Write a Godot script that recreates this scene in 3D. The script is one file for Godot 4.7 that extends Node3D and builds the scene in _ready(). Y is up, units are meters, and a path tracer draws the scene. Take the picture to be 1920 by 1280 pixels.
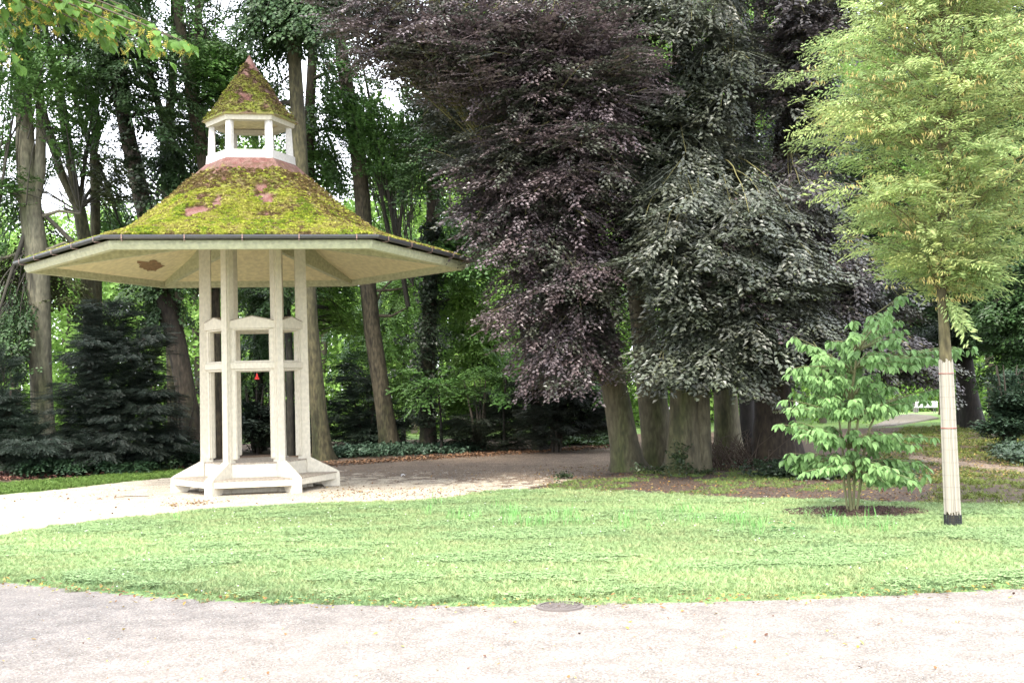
extends Node3D
# A hexagonal park shelter with a mossy roof between copper beeches, yews and a lawn.

const LENS := 2144.6
const EYE := Vector3(0, 1.75, 0)
var cam_basis := Basis()
var rng := RandomNumberGenerator.new()
var used := {}
var noise := FastNoiseLite.new()
var M := {}
var SP := {}

# ---------------------------------------------------------------- mesh builder
class MB:
	var v := PackedVector3Array()
	var n := PackedVector3Array()
	var c := PackedColorArray()
	var i := PackedInt32Array()
	var lit := true
	func _init(with_normals := true):
		lit = with_normals
	func tri(a: Vector3, b: Vector3, d: Vector3, nn: Vector3, col: Color):
		var k := v.size()
		v.append(a); v.append(b); v.append(d)
		if lit:
			n.append(nn); n.append(nn); n.append(nn)
		c.append(col); c.append(col); c.append(col)
		if (b - a).cross(d - a).dot(nn) > 0.0:
			i.append(k); i.append(k + 2); i.append(k + 1)
		else:
			i.append(k); i.append(k + 1); i.append(k + 2)
	func face(a: Vector3, b: Vector3, d: Vector3, out_of: Vector3, col: Color):
		var nn := (b - a).cross(d - a)
		if nn.length_squared() < 1e-14:
			return
		nn = nn.normalized()
		if nn.dot((a + b + d) / 3.0 - out_of) < 0.0:
			nn = -nn
		tri(a, b, d, nn, col)
	func quad(a: Vector3, b: Vector3, d: Vector3, e: Vector3, out_of: Vector3, col: Color):
		face(a, b, d, out_of, col)
		face(a, d, e, out_of, col)
	func raw(a: Vector3, b: Vector3, d: Vector3, col: Color):
		var k := v.size()
		v.append(a); v.append(b); v.append(d)
		c.append(col); c.append(col); c.append(col)
		i.append(k); i.append(k + 1); i.append(k + 2)
	func box(xf: Transform3D, size: Vector3, col: Color, bevel := 0.0):
		# a box with chamfered edges
		var h := size * 0.5
		var b: float = minf(bevel, minf(h.x, minf(h.y, h.z)) * 0.5)
		var o := xf.origin
		for ax in 3:
			var u := (ax + 1) % 3
			var w := (ax + 2) % 3
			for s in [-1.0, 1.0]:
				var q := []
				for p in [[-1, -1], [1, -1], [1, 1], [-1, 1]]:
					var t := Vector3()
					t[ax] = s * h[ax]
					t[u] = p[0] * (h[u] - b)
					t[w] = p[1] * (h[w] - b)
					q.append(xf * t)
				quad(q[0], q[1], q[2], q[3], o, col)
		if b > 0.0:
			for ax in 3:
				var u := (ax + 1) % 3
				var w := (ax + 2) % 3
				for su in [-1.0, 1.0]:
					for sw in [-1.0, 1.0]:
						var a1 := Vector3(); var a2 := Vector3(); var a3 := Vector3(); var a4 := Vector3()
						a1[ax] = h[ax] - b; a2[ax] = -(h[ax] - b); a3[ax] = a2[ax]; a4[ax] = a1[ax]
						a1[u] = su * h[u]; a2[u] = a1[u]; a1[w] = sw * (h[w] - b); a2[w] = a1[w]
						a3[u] = su * (h[u] - b); a4[u] = a3[u]; a3[w] = sw * h[w]; a4[w] = a3[w]
						quad(xf * a1, xf * a2, xf * a3, xf * a4, o, col)
			for sx in [-1.0, 1.0]:
				for sy in [-1.0, 1.0]:
					for sz in [-1.0, 1.0]:
						face(xf * Vector3(sx * h.x, sy * (h.y - b), sz * (h.z - b)), xf * Vector3(sx * (h.x - b), sy * h.y, sz * (h.z - b)), xf * Vector3(sx * (h.x - b), sy * (h.y - b), sz * h.z), o, col)
	func prism(poly: PackedVector2Array, xf: Transform3D, thick: float, col: Color):
		# polygon in the local XY plane, pushed out along Z both ways
		var idx := Geometry2D.triangulate_polygon(poly)
		var t := thick * 0.5
		var up: Vector3 = xf.basis.z.normalized()
		for k in range(0, idx.size(), 3):
			for s in [-1.0, 1.0]:
				tri(xf * Vector3(poly[idx[k]].x, poly[idx[k]].y, s * t), xf * Vector3(poly[idx[k + 1]].x, poly[idx[k + 1]].y, s * t), xf * Vector3(poly[idx[k + 2]].x, poly[idx[k + 2]].y, s * t), up * s, col)
		var cw := Geometry2D.is_polygon_clockwise(poly)
		for k in poly.size():
			var a := poly[k]
			var b := poly[(k + 1) % poly.size()]
			var d := (b - a).normalized()
			var o := Vector2(d.y, -d.x)
			if cw:
				o = -o
			var nn: Vector3 = (xf.basis * Vector3(o.x, o.y, 0)).normalized()
			tri(xf * Vector3(a.x, a.y, -t), xf * Vector3(b.x, b.y, -t), xf * Vector3(b.x, b.y, t), nn, col)
			tri(xf * Vector3(a.x, a.y, -t), xf * Vector3(b.x, b.y, t), xf * Vector3(a.x, a.y, t), nn, col)
	func tube(pts: PackedVector3Array, radii: PackedFloat32Array, sides: int, col: Color, ns: FastNoiseLite = null, bump := 0.0, col2 := Color(), mix2 := 0.0, flare := 0.0):
		var base := v.size()
		var side := Vector3(1, 0, 0)
		for k in pts.size():
			var d: Vector3 = (pts[mini(k + 1, pts.size() - 1)] - pts[maxi(k - 1, 0)]).normalized()
			side = (side - d * side.dot(d))
			if side.length_squared() < 1e-5:
				side = d.cross(Vector3(0, 0, 1))
			side = side.normalized()
			var up := d.cross(side)
			for s in sides + 1:
				var a := TAU * float(s % sides) / sides
				var rad := side * cos(a) + up * sin(a)
				var r := radii[k]
				if flare > 0.0 and k < 7:
					var f := 1.0 - k / 7.0
					r *= 1.0 + flare * f * f * (0.45 + 0.55 * cos(a * 5.0 + pts[0].x * 3.0) + 0.35 * cos(a * 3.0 + pts[0].z))
				var cc := col
				if ns != null:
					var q := pts[k] + rad * r
					var w := ns.get_noise_3d(q.x * 22.0, q.y * 6.0, q.z * 22.0)
					r *= 1.0 + bump * w + bump * 0.4 * ns.get_noise_3d(q.x * 70.0, q.y * 12.0, q.z * 70.0)
					if mix2 > 0.0:
						cc = col.lerp(col2, clampf((ns.get_noise_3d(q.x * 30.0 + 50.0, q.y * 5.0, q.z * 30.0) + mix2 - 0.5) * 2.2, 0.0, 1.0))
						if mix2 < 0.5 and ns.get_noise_3d(q.x * 75.0, q.y * 60.0 + 400.0, q.z * 75.0) > 0.34:
							cc = cc * 0.45
				v.append(pts[k] + rad * r)
				if lit:
					n.append(rad)
				c.append(cc)
		var w := sides + 1
		for k in pts.size() - 1:
			for s in sides:
				var a := base + k * w + s
				i.append(a); i.append(a + w); i.append(a + 1)
				i.append(a + 1); i.append(a + w); i.append(a + w + 1)
	func leaf(b: Vector3, d: Vector3, up: Vector3, l: float, w: float, col: Color, fold := 0.3):
		var s := d.cross(up).normalized() * (w * 0.5)
		var lift := up * (w * fold * 0.5)
		var m := b + d * (l * 0.42) + lift
		var t := b + d * l - up * (l * 0.12)
		raw(b, m + s, t, col)
		raw(b, t, m - s, col)
	func broad(b: Vector3, d: Vector3, up: Vector3, l: float, w: float, col: Color, droop := 0.25, fold := 0.35):
		# a leaf of twelve faces with a midrib, pointed and arched
		var s := d.cross(up).normalized() * (w * 0.5)
		var p := []
		for k in 5:
			var t: float = [0.0, 0.22, 0.5, 0.78, 1.0][k]
			p.append(b + d * (l * t) - up * (l * droop * t * t))
		var ws := [0.0, 0.72, 1.0, 0.62, 0.0]
		for sg in [-1.0, 1.0]:
			var e := []
			for k in 5:
				e.append(p[k] + s * (sg * ws[k]) + up * (w * fold * 0.5 * ws[k]))
			var cc: Color = col * (1.06 if sg > 0 else 0.95)
			raw(p[0], e[1], p[1], cc)
			for k in [1, 2]:
				raw(p[k], e[k], e[k + 1], cc)
				raw(p[k], e[k + 1], p[k + 1], cc)
			raw(p[3], e[3], p[4], cc)
	func done() -> ArrayMesh:
		var m := ArrayMesh.new()
		if v.is_empty():
			return m
		var a := []
		a.resize(Mesh.ARRAY_MAX)
		a[Mesh.ARRAY_VERTEX] = v
		if lit:
			a[Mesh.ARRAY_NORMAL] = n
		a[Mesh.ARRAY_COLOR] = c
		a[Mesh.ARRAY_INDEX] = i
		m.add_surface_from_arrays(Mesh.PRIMITIVE_TRIANGLES, a)
		return m

# many copies of one small mesh
class Copies:
	var buf := PackedFloat32Array()
	var count := 0
	func add(x: Vector3, y: Vector3, z: Vector3, o: Vector3, col: Color):
		buf.append(x.x); buf.append(y.x); buf.append(z.x); buf.append(o.x)
		buf.append(x.y); buf.append(y.y); buf.append(z.y); buf.append(o.y)
		buf.append(x.z); buf.append(y.z); buf.append(z.z); buf.append(o.z)
		buf.append(col.r); buf.append(col.g); buf.append(col.b); buf.append(1.0)
		count += 1
	func done(mesh: Mesh) -> MultiMesh:
		var mm := MultiMesh.new()
		mm.transform_format = MultiMesh.TRANSFORM_3D
		mm.use_colors = true
		mm.mesh = mesh
		mm.instance_count = count
		mm.buffer = buf
		return mm

# ---------------------------------------------------------------- names
func numbered(called: String) -> String:
	if not used.has(called):
		used[called] = 0
		return called
	used[called] += 1
	return "%s_%03d" % [called, used[called]]

func tag(o: Node, label := "", category := "", group := "", kind := ""):
	if label: o.set_meta("label", label)
	if category: o.set_meta("category", category)
	if group: o.set_meta("group", group)
	if kind: o.set_meta("kind", kind)

func thing(called: String, where: Vector3, label: String, category: String, group := "") -> Node3D:
	var o := Node3D.new()
	o.name = numbered(called)
	add_child(o)
	o.position = where
	tag(o, label, category, group)
	return o

func part(called: String, mesh: Mesh, mat: Material, parent: Node = null) -> MeshInstance3D:
	var o := MeshInstance3D.new()
	o.name = called if parent != null else numbered(called)
	o.mesh = mesh
	o.material_override = mat
	(parent if parent != null else self).add_child(o, true)
	return o

func many(called: String, cp: Copies, mesh: Mesh, mat: Material, parent: Node = null) -> MultiMeshInstance3D:
	var o := MultiMeshInstance3D.new()
	o.name = called if parent != null else numbered(called)
	o.multimesh = cp.done(mesh)
	o.material_override = mat
	(parent if parent != null else self).add_child(o, true)
	o.set_meta("kind", "stuff")
	return o

# ---------------------------------------------------------------- places
func land(_x: float, z: float) -> float:
	var d := maxf(0.0, -z - 38.0)
	return -0.03 * d * d / (d + 8.0) if d > 0.0 else 0.0

func at(px: float, py: float, depth: float) -> Vector3:
	return EYE + cam_basis * (Vector3((px - 960.0) / LENS, -(py - 640.0) / LENS, -1.0) * depth)

func on_ground(px: float, py: float) -> Vector3:
	var d := cam_basis * Vector3((px - 960.0) / LENS, -(py - 640.0) / LENS, -1.0)
	var t := 1.75 / maxf(-d.y, 0.004)
	for k in 12:
		var p := EYE + d * t
		t = (1.75 - land(p.x, p.z)) / maxf(-d.y, 0.004)
	return EYE + d * t

func flat_polygon(pts: Array) -> PackedVector2Array:
	var out := PackedVector2Array()
	for p in pts:
		var g := on_ground(p[0], p[1])
		out.append(Vector2(g.x, g.z))
	return out

func rr(a: float, b: float) -> float:
	return rng.randf_range(a, b)

# ---------------------------------------------------------------- textures and materials
func noise_image(size: int, kind: int, freq: float, oct: int, seed_: int, lo: float, hi: float) -> Image:
	var f := FastNoiseLite.new()
	f.noise_type = kind
	f.frequency = freq
	f.fractal_octaves = oct
	f.seed = seed_
	var im := f.get_seamless_image(size, size)
	im.convert(Image.FORMAT_RGB8)
	var data := im.get_data()
	for k in data.size():
		data[k] = int(lerpf(lo, hi, data[k] / 255.0) * 255.0)
	return Image.create_from_data(size, size, false, Image.FORMAT_RGB8, data)

func gravel_image(size: int, seed_: int, cols: Array, contrast: float, mottle := 0.22) -> Image:
	# grains of mixed stone colours over a slow mottling
	var slow := FastNoiseLite.new()
	slow.frequency = 0.006; slow.seed = seed_; slow.fractal_octaves = 4
	var fast := FastNoiseLite.new()
	fast.noise_type = FastNoiseLite.TYPE_CELLULAR
	fast.cellular_return_type = FastNoiseLite.RETURN_CELL_VALUE
	fast.frequency = 0.24; fast.seed = seed_ + 1; fast.fractal_type = FastNoiseLite.FRACTAL_NONE
	var a := slow.get_seamless_image(size, size)
	var b := fast.get_seamless_image(size, size)
	a.convert(Image.FORMAT_L8); b.convert(Image.FORMAT_L8)
	var da := a.get_data()
	var db := b.get_data()
	var out := PackedByteArray()
	out.resize(size * size * 3)
	for k in size * size:
		var g := db[k] / 255.0
		var w := da[k] / 255.0
		var col: Color = cols[int(g * 7919.0) % cols.size()]
		var f := 1.0 + (g - 0.5) * contrast + (w - 0.5) * mottle
		out[k * 3] = int(clampf(col.r * f, 0, 1) * 255)
		out[k * 3 + 1] = int(clampf(col.g * f, 0, 1) * 255)
		out[k * 3 + 2] = int(clampf(col.b * f, 0, 1) * 255)
	return Image.create_from_data(size, size, false, Image.FORMAT_RGB8, out)

func tinted(rough := 0.8) -> StandardMaterial3D:
	var m := StandardMaterial3D.new()
	m.vertex_color_use_as_albedo = true
	m.roughness = rough
	return m

func plain(r: float, g: float, b: float, rough := 0.8) -> StandardMaterial3D:
	var m := StandardMaterial3D.new()
	m.albedo_color = Color(r, g, b).linear_to_srgb()
	m.roughness = rough
	return m

func textured(m: StandardMaterial3D, im: Image, sc: Vector3, relief := 0.0, relief_im: Image = null, world := true):
	m.albedo_texture = ImageTexture.create_from_image(im)
	m.uv1_triplanar = true
	m.uv1_world_triplanar = world
	m.uv1_scale = sc
	if relief > 0.0:
		m.heightmap_enabled = true
		m.heightmap_texture = ImageTexture.create_from_image(relief_im if relief_im != null else im)
		m.heightmap_scale = relief

func leaf_mat(rough: float, through: float, shine := 0.5) -> StandardMaterial3D:
	var m := tinted(rough)
	m.backlight_enabled = true
	m.backlight = Color(through, through, through)
	m.cull_mode = BaseMaterial3D.CULL_DISABLED
	m.metallic_specular = shine
	return m

func make_materials():
	var bark := noise_image(512, FastNoiseLite.TYPE_SIMPLEX, 0.02, 5, 3, 0.45, 1.0)
	var b := tinted(0.9)
	textured(b, bark, Vector3(1.1, 0.32, 1.1), 1.2)
	M.bark = b
	var sm := tinted(0.85)
	textured(sm, noise_image(512, FastNoiseLite.TYPE_SIMPLEX, 0.016, 6, 9, 0.6, 1.0), Vector3(1.5, 0.4, 1.5), 0.5)
	M.smooth_bark = sm
	M.leaf = leaf_mat(0.45, 0.55, 0.45)
	M.shiny_leaf = leaf_mat(0.42, 0.4, 0.6)
	M.thin_leaf = leaf_mat(0.55, 0.85, 0.3)
	M.dull_leaf = leaf_mat(0.6, 0.25)
	M.grass = leaf_mat(0.6, 0.5, 0.25)
	M.litter = leaf_mat(0.8, 0.2)
	var st := plain(0.68, 0.635, 0.52, 0.85)
	textured(st, noise_image(512, FastNoiseLite.TYPE_SIMPLEX, 0.03, 6, 21, 0.88, 1.0), Vector3(0.9, 0.5, 0.9), 0.25)
	M.stone = st
	var sf := plain(0.86, 0.76, 0.48, 0.9)
	textured(sf, noise_image(512, FastNoiseLite.TYPE_SIMPLEX, 0.02, 5, 23, 0.84, 1.0), Vector3(0.6, 0.6, 0.6), 0.3)
	M.soffit = sf
	var al := plain(0.62, 0.62, 0.42, 0.85)
	textured(al, noise_image(512, FastNoiseLite.TYPE_SIMPLEX, 0.022, 6, 25, 0.78, 1.0), Vector3(0.7, 0.9, 0.7), 0.25)
	M.algae_stone = al
	var wt := plain(0.66, 0.64, 0.59, 0.8)
	textured(wt, noise_image(512, FastNoiseLite.TYPE_SIMPLEX, 0.03, 6, 27, 0.86, 1.0), Vector3(1.5, 0.8, 1.5), 0.15)
	M.white = wt
	var ds := plain(0.50, 0.43, 0.345, 0.9)
	textured(ds, noise_image(512, FastNoiseLite.TYPE_SIMPLEX, 0.03, 5, 29, 0.62, 1.0), Vector3(1, 1, 1), 0.3)
	M.dirty = ds
	var zn := plain(0.14, 0.14, 0.16, 0.38)
	zn.metallic = 0.6
	M.zinc = zn
	var cu := plain(0.24, 0.15, 0.12, 0.5)
	M.copper = cu
	M.roof = tinted(0.95)
	textured(M.roof, noise_image(512, FastNoiseLite.TYPE_SIMPLEX, 0.05, 5, 31, 0.6, 1.0), Vector3(1.2, 1.2, 1.2), 1.0)
	M.moss = tinted(0.95)
	M.wood = tinted(0.85)
	var iron := plain(0.16, 0.145, 0.14, 0.7)
	iron.metallic = 0.3
	M.iron = iron
	M.red = plain(0.55, 0.02, 0.015, 0.5)
	M.string = plain(0.35, 0.30, 0.25, 0.8)
	M.black = plain(0.015, 0.016, 0.018, 0.6)
	M.paper = plain(0.75, 0.75, 0.75, 0.7)
	M.bench_white = plain(0.7, 0.7, 0.68, 0.6)
	var gr := StandardMaterial3D.new()
	gr.roughness = 0.95
	var c1 := [Color(0.480, 0.452, 0.420), Color(0.497, 0.466, 0.43), Color(0.445, 0.417, 0.39), Color(0.515, 0.486, 0.45), Color(0.46, 0.42, 0.387), Color(0.485, 0.462, 0.438)]
	textured(gr, gravel_image(1024, 41, c1, 0.34), Vector3(0.34, 0.34, 0.34), 0.35)
	M.footpath = gr
	var g2 := StandardMaterial3D.new()
	g2.roughness = 0.95
	var c2 := [Color(0.66, 0.62, 0.55), Color(0.69, 0.645, 0.575), Color(0.61, 0.57, 0.50), Color(0.71, 0.67, 0.60), Color(0.62, 0.565, 0.49)]
	textured(g2, gravel_image(1024, 43, c2, 0.45), Vector3(0.25, 0.25, 0.25), 0.5)
	M.gravel = g2
	var g3 := StandardMaterial3D.new()
	g3.roughness = 0.95
	var c3 := [Color(0.43, 0.37, 0.305), Color(0.47, 0.405, 0.335), Color(0.38, 0.32, 0.26), Color(0.51, 0.45, 0.38), Color(0.32, 0.26, 0.21)]
	textured(g3, gravel_image(1024, 45, c3, 0.6), Vector3(0.22, 0.22, 0.22), 0.8)
	M.dirt = g3
	var so := StandardMaterial3D.new()
	so.roughness = 0.95
	var c4 := [Color(0.27, 0.215, 0.165), Color(0.31, 0.25, 0.19), Color(0.22, 0.17, 0.13), Color(0.35, 0.275, 0.20), Color(0.19, 0.145, 0.11)]
	textured(so, gravel_image(1024, 47, c4, 0.7), Vector3(0.22, 0.22, 0.22), 1.2)
	M.soil = so
	var la := StandardMaterial3D.new()
	la.roughness = 0.95
	var c5 := [Color(0.40, 0.52, 0.29), Color(0.43, 0.55, 0.31), Color(0.36, 0.47, 0.26), Color(0.45, 0.52, 0.32)]
	textured(la, gravel_image(512, 49, c5, 0.5), Vector3(0.5, 0.5, 0.5), 1.0)
	M.turf = la

# ---------------------------------------------------------------- sprays of leaves
func make_sprays():
	# each grows along +X from the origin with its upper side to +Y
	for kind in ["beech", "broad", "yew", "feather", "far", "ivy"]:
		var ms := []
		for k in 3:
			var b := MB.new(false)
			match kind:
				"beech":
					for j in 15:
						var t := 0.06 + 0.42 * j / 15.0
						var s := 1.0 if j % 2 == 0 else -1.0
						var d := Vector3(0.75, rr(-0.25, 0.25), s * rr(0.6, 1.2)).normalized()
						var up := Vector3(rr(-0.5, 0.5), 1, rr(-0.5, 0.5)).normalized()
						var g := rr(0.75, 1.25)
						var cc := Color(g, g, g)
						if rng.randf() < 0.08: cc = Color(4.0, 1.7, 0.6)
						b.leaf(Vector3(t, -0.35 * t * t + rr(-0.03, 0.03), s * rr(0.0, 0.07)), d, up, rr(0.06, 0.105), rr(0.046, 0.066), cc)
					b.raw(Vector3(-0.15, 0.006, 0), Vector3(-0.15, -0.006, 0), Vector3(0.42, -0.06, 0), Color(2.2, 2.1, 0.9))
				"broad":
					for j in 18:
						var t := 0.05 + 0.45 * j / 18.0
						var s := 1.0 if j % 2 == 0 else -1.0
						var d := Vector3(0.7, rr(-0.35, 0.2), s * rr(0.6, 1.2)).normalized()
						var up := Vector3(rr(-0.4, 0.4), 1, rr(-0.4, 0.4)).normalized()
						var g := rr(0.7, 1.3)
						b.leaf(Vector3(t, -0.3 * t * t + rr(-0.04, 0.04), s * rr(0.0, 0.10)), d, up, rr(0.075, 0.12), rr(0.055, 0.085), Color(g, g, g * rr(0.8, 1.1)))
				"yew":
					for j in 40:
						var t := 0.02 + 0.40 * j / 40.0
						var s := 1.0 if j % 2 == 0 else -1.0
						var d := Vector3(0.8, rr(-0.35, 0.25), s * rr(0.5, 1.0)).normalized()
						var g := rr(0.7, 1.3)
						b.leaf(Vector3(t, -0.2 * t * t, s * 0.12 * rng.randf() * (1.0 - t * 1.6)), d, Vector3.UP, rr(0.05, 0.10), rr(0.012, 0.02), Color(g, g, g))
				"feather":
					for j in 34:
						var t := 0.03 + 0.36 * j / 34.0
						var s := 1.0 if j % 2 == 0 else -1.0
						var d := Vector3(0.6, rr(-0.5, 0.3), s * rr(0.5, 1.1)).normalized()
						var up := Vector3(rr(-0.5, 0.5), 1, rr(-0.5, 0.5)).normalized()
						var g := rr(0.75, 1.25)
						b.leaf(Vector3(t, -0.3 * t * t + rr(-0.04, 0.04), s * rr(0, 0.07)), d, up, rr(0.05, 0.085), rr(0.014, 0.024), Color(g * rr(0.9, 1.15), g, g))
				"far":
					for j in 16:
						var p := Vector3(rr(0, 0.7), rr(-0.18, 0.14), rr(-0.35, 0.35))
						var d := Vector3(rr(-0.3, 1), rr(-0.6, 0.2), rr(-1, 1)).normalized()
						var up := Vector3(rr(-0.5, 0.5), 1, rr(-0.5, 0.5)).normalized()
						var g := rr(0.7, 1.3)
						b.leaf(p, d, up, rr(0.13, 0.2), rr(0.10, 0.14), Color(g, g, g))
				"ivy":
					for j in 12:
						var p := Vector3(rr(-0.15, 0.15), rr(0, 0.07), rr(-0.15, 0.15))
						var a := rr(0, TAU)
						var d := Vector3(cos(a), rr(-0.5, 0.3), sin(a)).normalized()
						var up := Vector3(rr(-0.5, 0.5), 1, rr(-0.5, 0.5)).normalized()
						var g := rr(0.7, 1.3)
						b.leaf(p, d, up, rr(0.05, 0.08), rr(0.05, 0.07), Color(g, g, g))
			ms.append(b.done())
		SP[kind] = ms

func put_spray(cp: Copies, p: Vector3, d: Vector3, sz: float, col: Color, tilt := 0.35):
	var up := Vector3(rr(-tilt, tilt), 1.0, rr(-tilt, tilt))
	var x := d.normalized()
	var z := x.cross(up)
	if z.length_squared() < 1e-4:
		z = x.cross(Vector3(0.3, 0.1, 1))
	z = z.normalized()
	var y := z.cross(x)
	var g := rr(0.72, 1.28)
	cp.add(x * sz, y * sz, z * sz, p, Color(col.r * g, col.g * g, col.b * g))

func bough(cp: Copies, wood: MB, s: Vector3, e: Vector3, leafy: float, n: int, wide: float, droop: float, sz: float, col: Color, wood_col: Color, thick: float, tilt := 0.35):
	var span := s.distance_to(e)
	var mid := (s + e) * 0.5 + Vector3(rr(-0.1, 0.1) * span, rr(0.05, 0.2) * span, rr(-0.1, 0.1) * span)
	var pts := PackedVector3Array()
	var rad := PackedFloat32Array()
	for k in 7:
		var t := k / 6.0
		pts.append(s.lerp(mid, t).lerp(mid.lerp(e, t), t) + Vector3(rr(-1, 1), rr(-1, 1), rr(-1, 1)) * 0.03 * span * t * (1.0 - t))
		rad.append(lerpf(thick, 0.005, pow(t, 0.7)))
	if wood != null:
		wood.tube(pts, rad, 5, wood_col)
	var t0 := clampf(1.0 - leafy / maxf(span, 0.01), 0.0, 0.9)
	var shade := rr(0.85, 1.15)
	var bc := Color(col.r * shade * rr(0.95, 1.05), col.g * shade, col.b * shade * rr(0.95, 1.05))
	for j in n:
		var q := pow(rng.randf(), 0.8)
		var t := lerpf(t0, 1.0, q)
		var p := s.lerp(mid, t).lerp(mid.lerp(e, t), t)
		var d := (mid.lerp(e, t) - s.lerp(mid, t)).normalized()
		var hor := Vector3(d.x, d.y * 0.6, d.z)
		var a := rr(0.35, 1.2) * (1.0 if rng.randf() < 0.5 else -1.0)
		if q > 0.93:
			a *= 0.3
		var dd := hor.rotated(Vector3.UP, a)
		var out := wide * rng.randf() * (1.15 - q * 0.75)
		var pos := p + dd * out + Vector3(0, rr(-0.06, 0.06) - droop * out * out * 0.6, 0)
		dd.y -= droop * rr(0.3, 1.1)
		put_spray(cp, pos, dd, sz * rr(0.8, 1.2), bc, tilt)

# a tree: trunk (and stems) along pixels at one distance, boughs to the ends of its leafy lobes
func stem_points(line: Array, depth: float, grounded: bool) -> Array:
	var pts := PackedVector3Array()
	var rad := PackedFloat32Array()
	var k0 := 0
	var raw := []
	for q in line:
		var dep: float = depth + (q[3] if q.size() > 3 else 0.0)
		raw.append([at(q[0], q[1], dep), q[2] * 0.5 / LENS * dep])
	if grounded:
		var g: Vector3 = raw[0][0]
		g.y = land(g.x, g.z) - 0.15
		raw[0][0] = g
		var r0: float = raw[0][1]
		var nx: Vector3 = raw[1][0]
		var up := (nx - g).normalized()
		for q in [[0.0, 1.55], [0.18, 1.35], [0.35, 1.15], [0.7, 1.03]]:
			pts.append(g + up * q[0] + (Vector3.UP * 0.0))
			rad.append(r0 * q[1])
		k0 = 0
	for k in range(k0, raw.size() - 1):
		var a: Vector3 = raw[k][0]
		var b: Vector3 = raw[k + 1][0]
		var steps := maxi(2, int(a.distance_to(b) / 0.35))
		for j in steps:
			if grounded and k == 0 and a.distance_to(b) * j / steps < 1.0:
				continue
			var t := float(j) / steps
			pts.append(a.lerp(b, t))
			rad.append(lerpf(raw[k][1], raw[k + 1][1], t))
	pts.append(raw[-1][0])
	rad.append(raw[-1][1])
	return [pts, rad]

func moved(pts: PackedVector3Array, by: Vector3) -> PackedVector3Array:
	var o := PackedVector3Array()
	for p in pts:
		o.append(p - by)
	return o

func tree(called: String, label: String, category: String, group: String, depth: float, trunk: Array, stems: Array, lobes: Array, look: Dictionary) -> Node3D:
	var main := stem_points(trunk, depth, true)
	var base: Vector3 = main[0][0]
	base.y += 0.15
	var o := thing(called, base, label, category, group)
	var bark: Color = look.get("bark", Color(0.12, 0.11, 0.08))
	var moss: Color = look.get("moss", Color(0.09, 0.11, 0.04))
	var mat: Material = M[look.get("bark_mat", "bark")]
	var b := MB.new()
	b.tube(moved(main[0], base), main[1], 24, bark, noise, look.get("bump", 0.07), moss, look.get("mossy", 0.5), 0.3)
	part("trunk", b.done(), mat, o)
	var paths := [main[0]]
	for s in stems:
		var st := stem_points(s, depth, false)
		var sb := MB.new()
		sb.tube(moved(st[0], base), st[1], 10, bark, noise, 0.06, moss, look.get("mossy", 0.5))
		part("stem", sb.done(), mat, o)
		paths.append(st[0])
	if lobes.is_empty():
		return o
	var cp := Copies.new()
	var wood := MB.new()
	var kind: String = look.get("kind", "broad")
	for l in lobes:
		var c := at(l[0], l[1], l[2])
		var rx: float = l[3] / LENS * l[2]
		var ry: float = l[4] / LENS * l[2]
		var rz: float = l[5]
		var nb: int = l[6]
		var tint: Color = look.leaf
		if l.size() > 7: tint = l[7]
		var own := tint
		for k in nb:
			tint = look.alt if look.has("alt") and rng.randf() < 0.36 else own
			var u := Vector3(rng.randfn(), rng.randfn(), rng.randfn()).normalized() * pow(rng.randf(), 0.45)
			var e := c + Vector3(u.x * rx, u.y * ry, u.z * rz)
			if e.y < land(e.x, e.z) + 0.1:
				continue
			var path: PackedVector3Array = paths[rng.randi() % paths.size()]
			var want: float = e.y + rr(-0.6, 2.0)
			var s := path[path.size() - 1]
			for q in path:
				if q.y > want:
					s = q
					break
			var span := s.distance_to(e)
			# side shoots leave a limb somewhere on the way
			var from := s
			if span > look.get("shoot", 2.4):
				from = e + (s - e) * (look.get("shoot", 2.4) / span) * rr(0.7, 1.1)
			bough(cp, wood, from - base, e - base, look.get("leafy", 1.5), look.get("n", 22), look.get("wide", 0.75), look.get("droop", 0.35), look.get("size", 1.0), tint, look.get("twig", bark), look.get("thick", 0.02), look.get("tilt", 0.35))
		# one limb carries the lobe
		var path2: PackedVector3Array = paths[rng.randi() % paths.size()]
		var s2 := path2[path2.size() - 1]
		for q in path2:
			if q.y > c.y - look.get("rise", 0.4) * absf(c.x - q.x):
				s2 = q
				break
		var lp := PackedVector3Array()
		var lr := PackedFloat32Array()
		var mid := (s2 + c) * 0.5 + Vector3(0, 0.08 * s2.distance_to(c), 0)
		for k in 9:
			var t := k / 8.0
			lp.append(s2.lerp(mid, t).lerp(mid.lerp(c, t), t) - base)
			lr.append(lerpf(look.get("limb", 0.07), 0.015, t))
		wood.tube(lp, lr, 7, look.get("twig", bark))
	part("branches", wood.done(), M.wood, o)
	many("crown", cp, SP[kind][rng.randi() % 3], M[look.get("mat", "leaf")], o)
	return o

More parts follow.
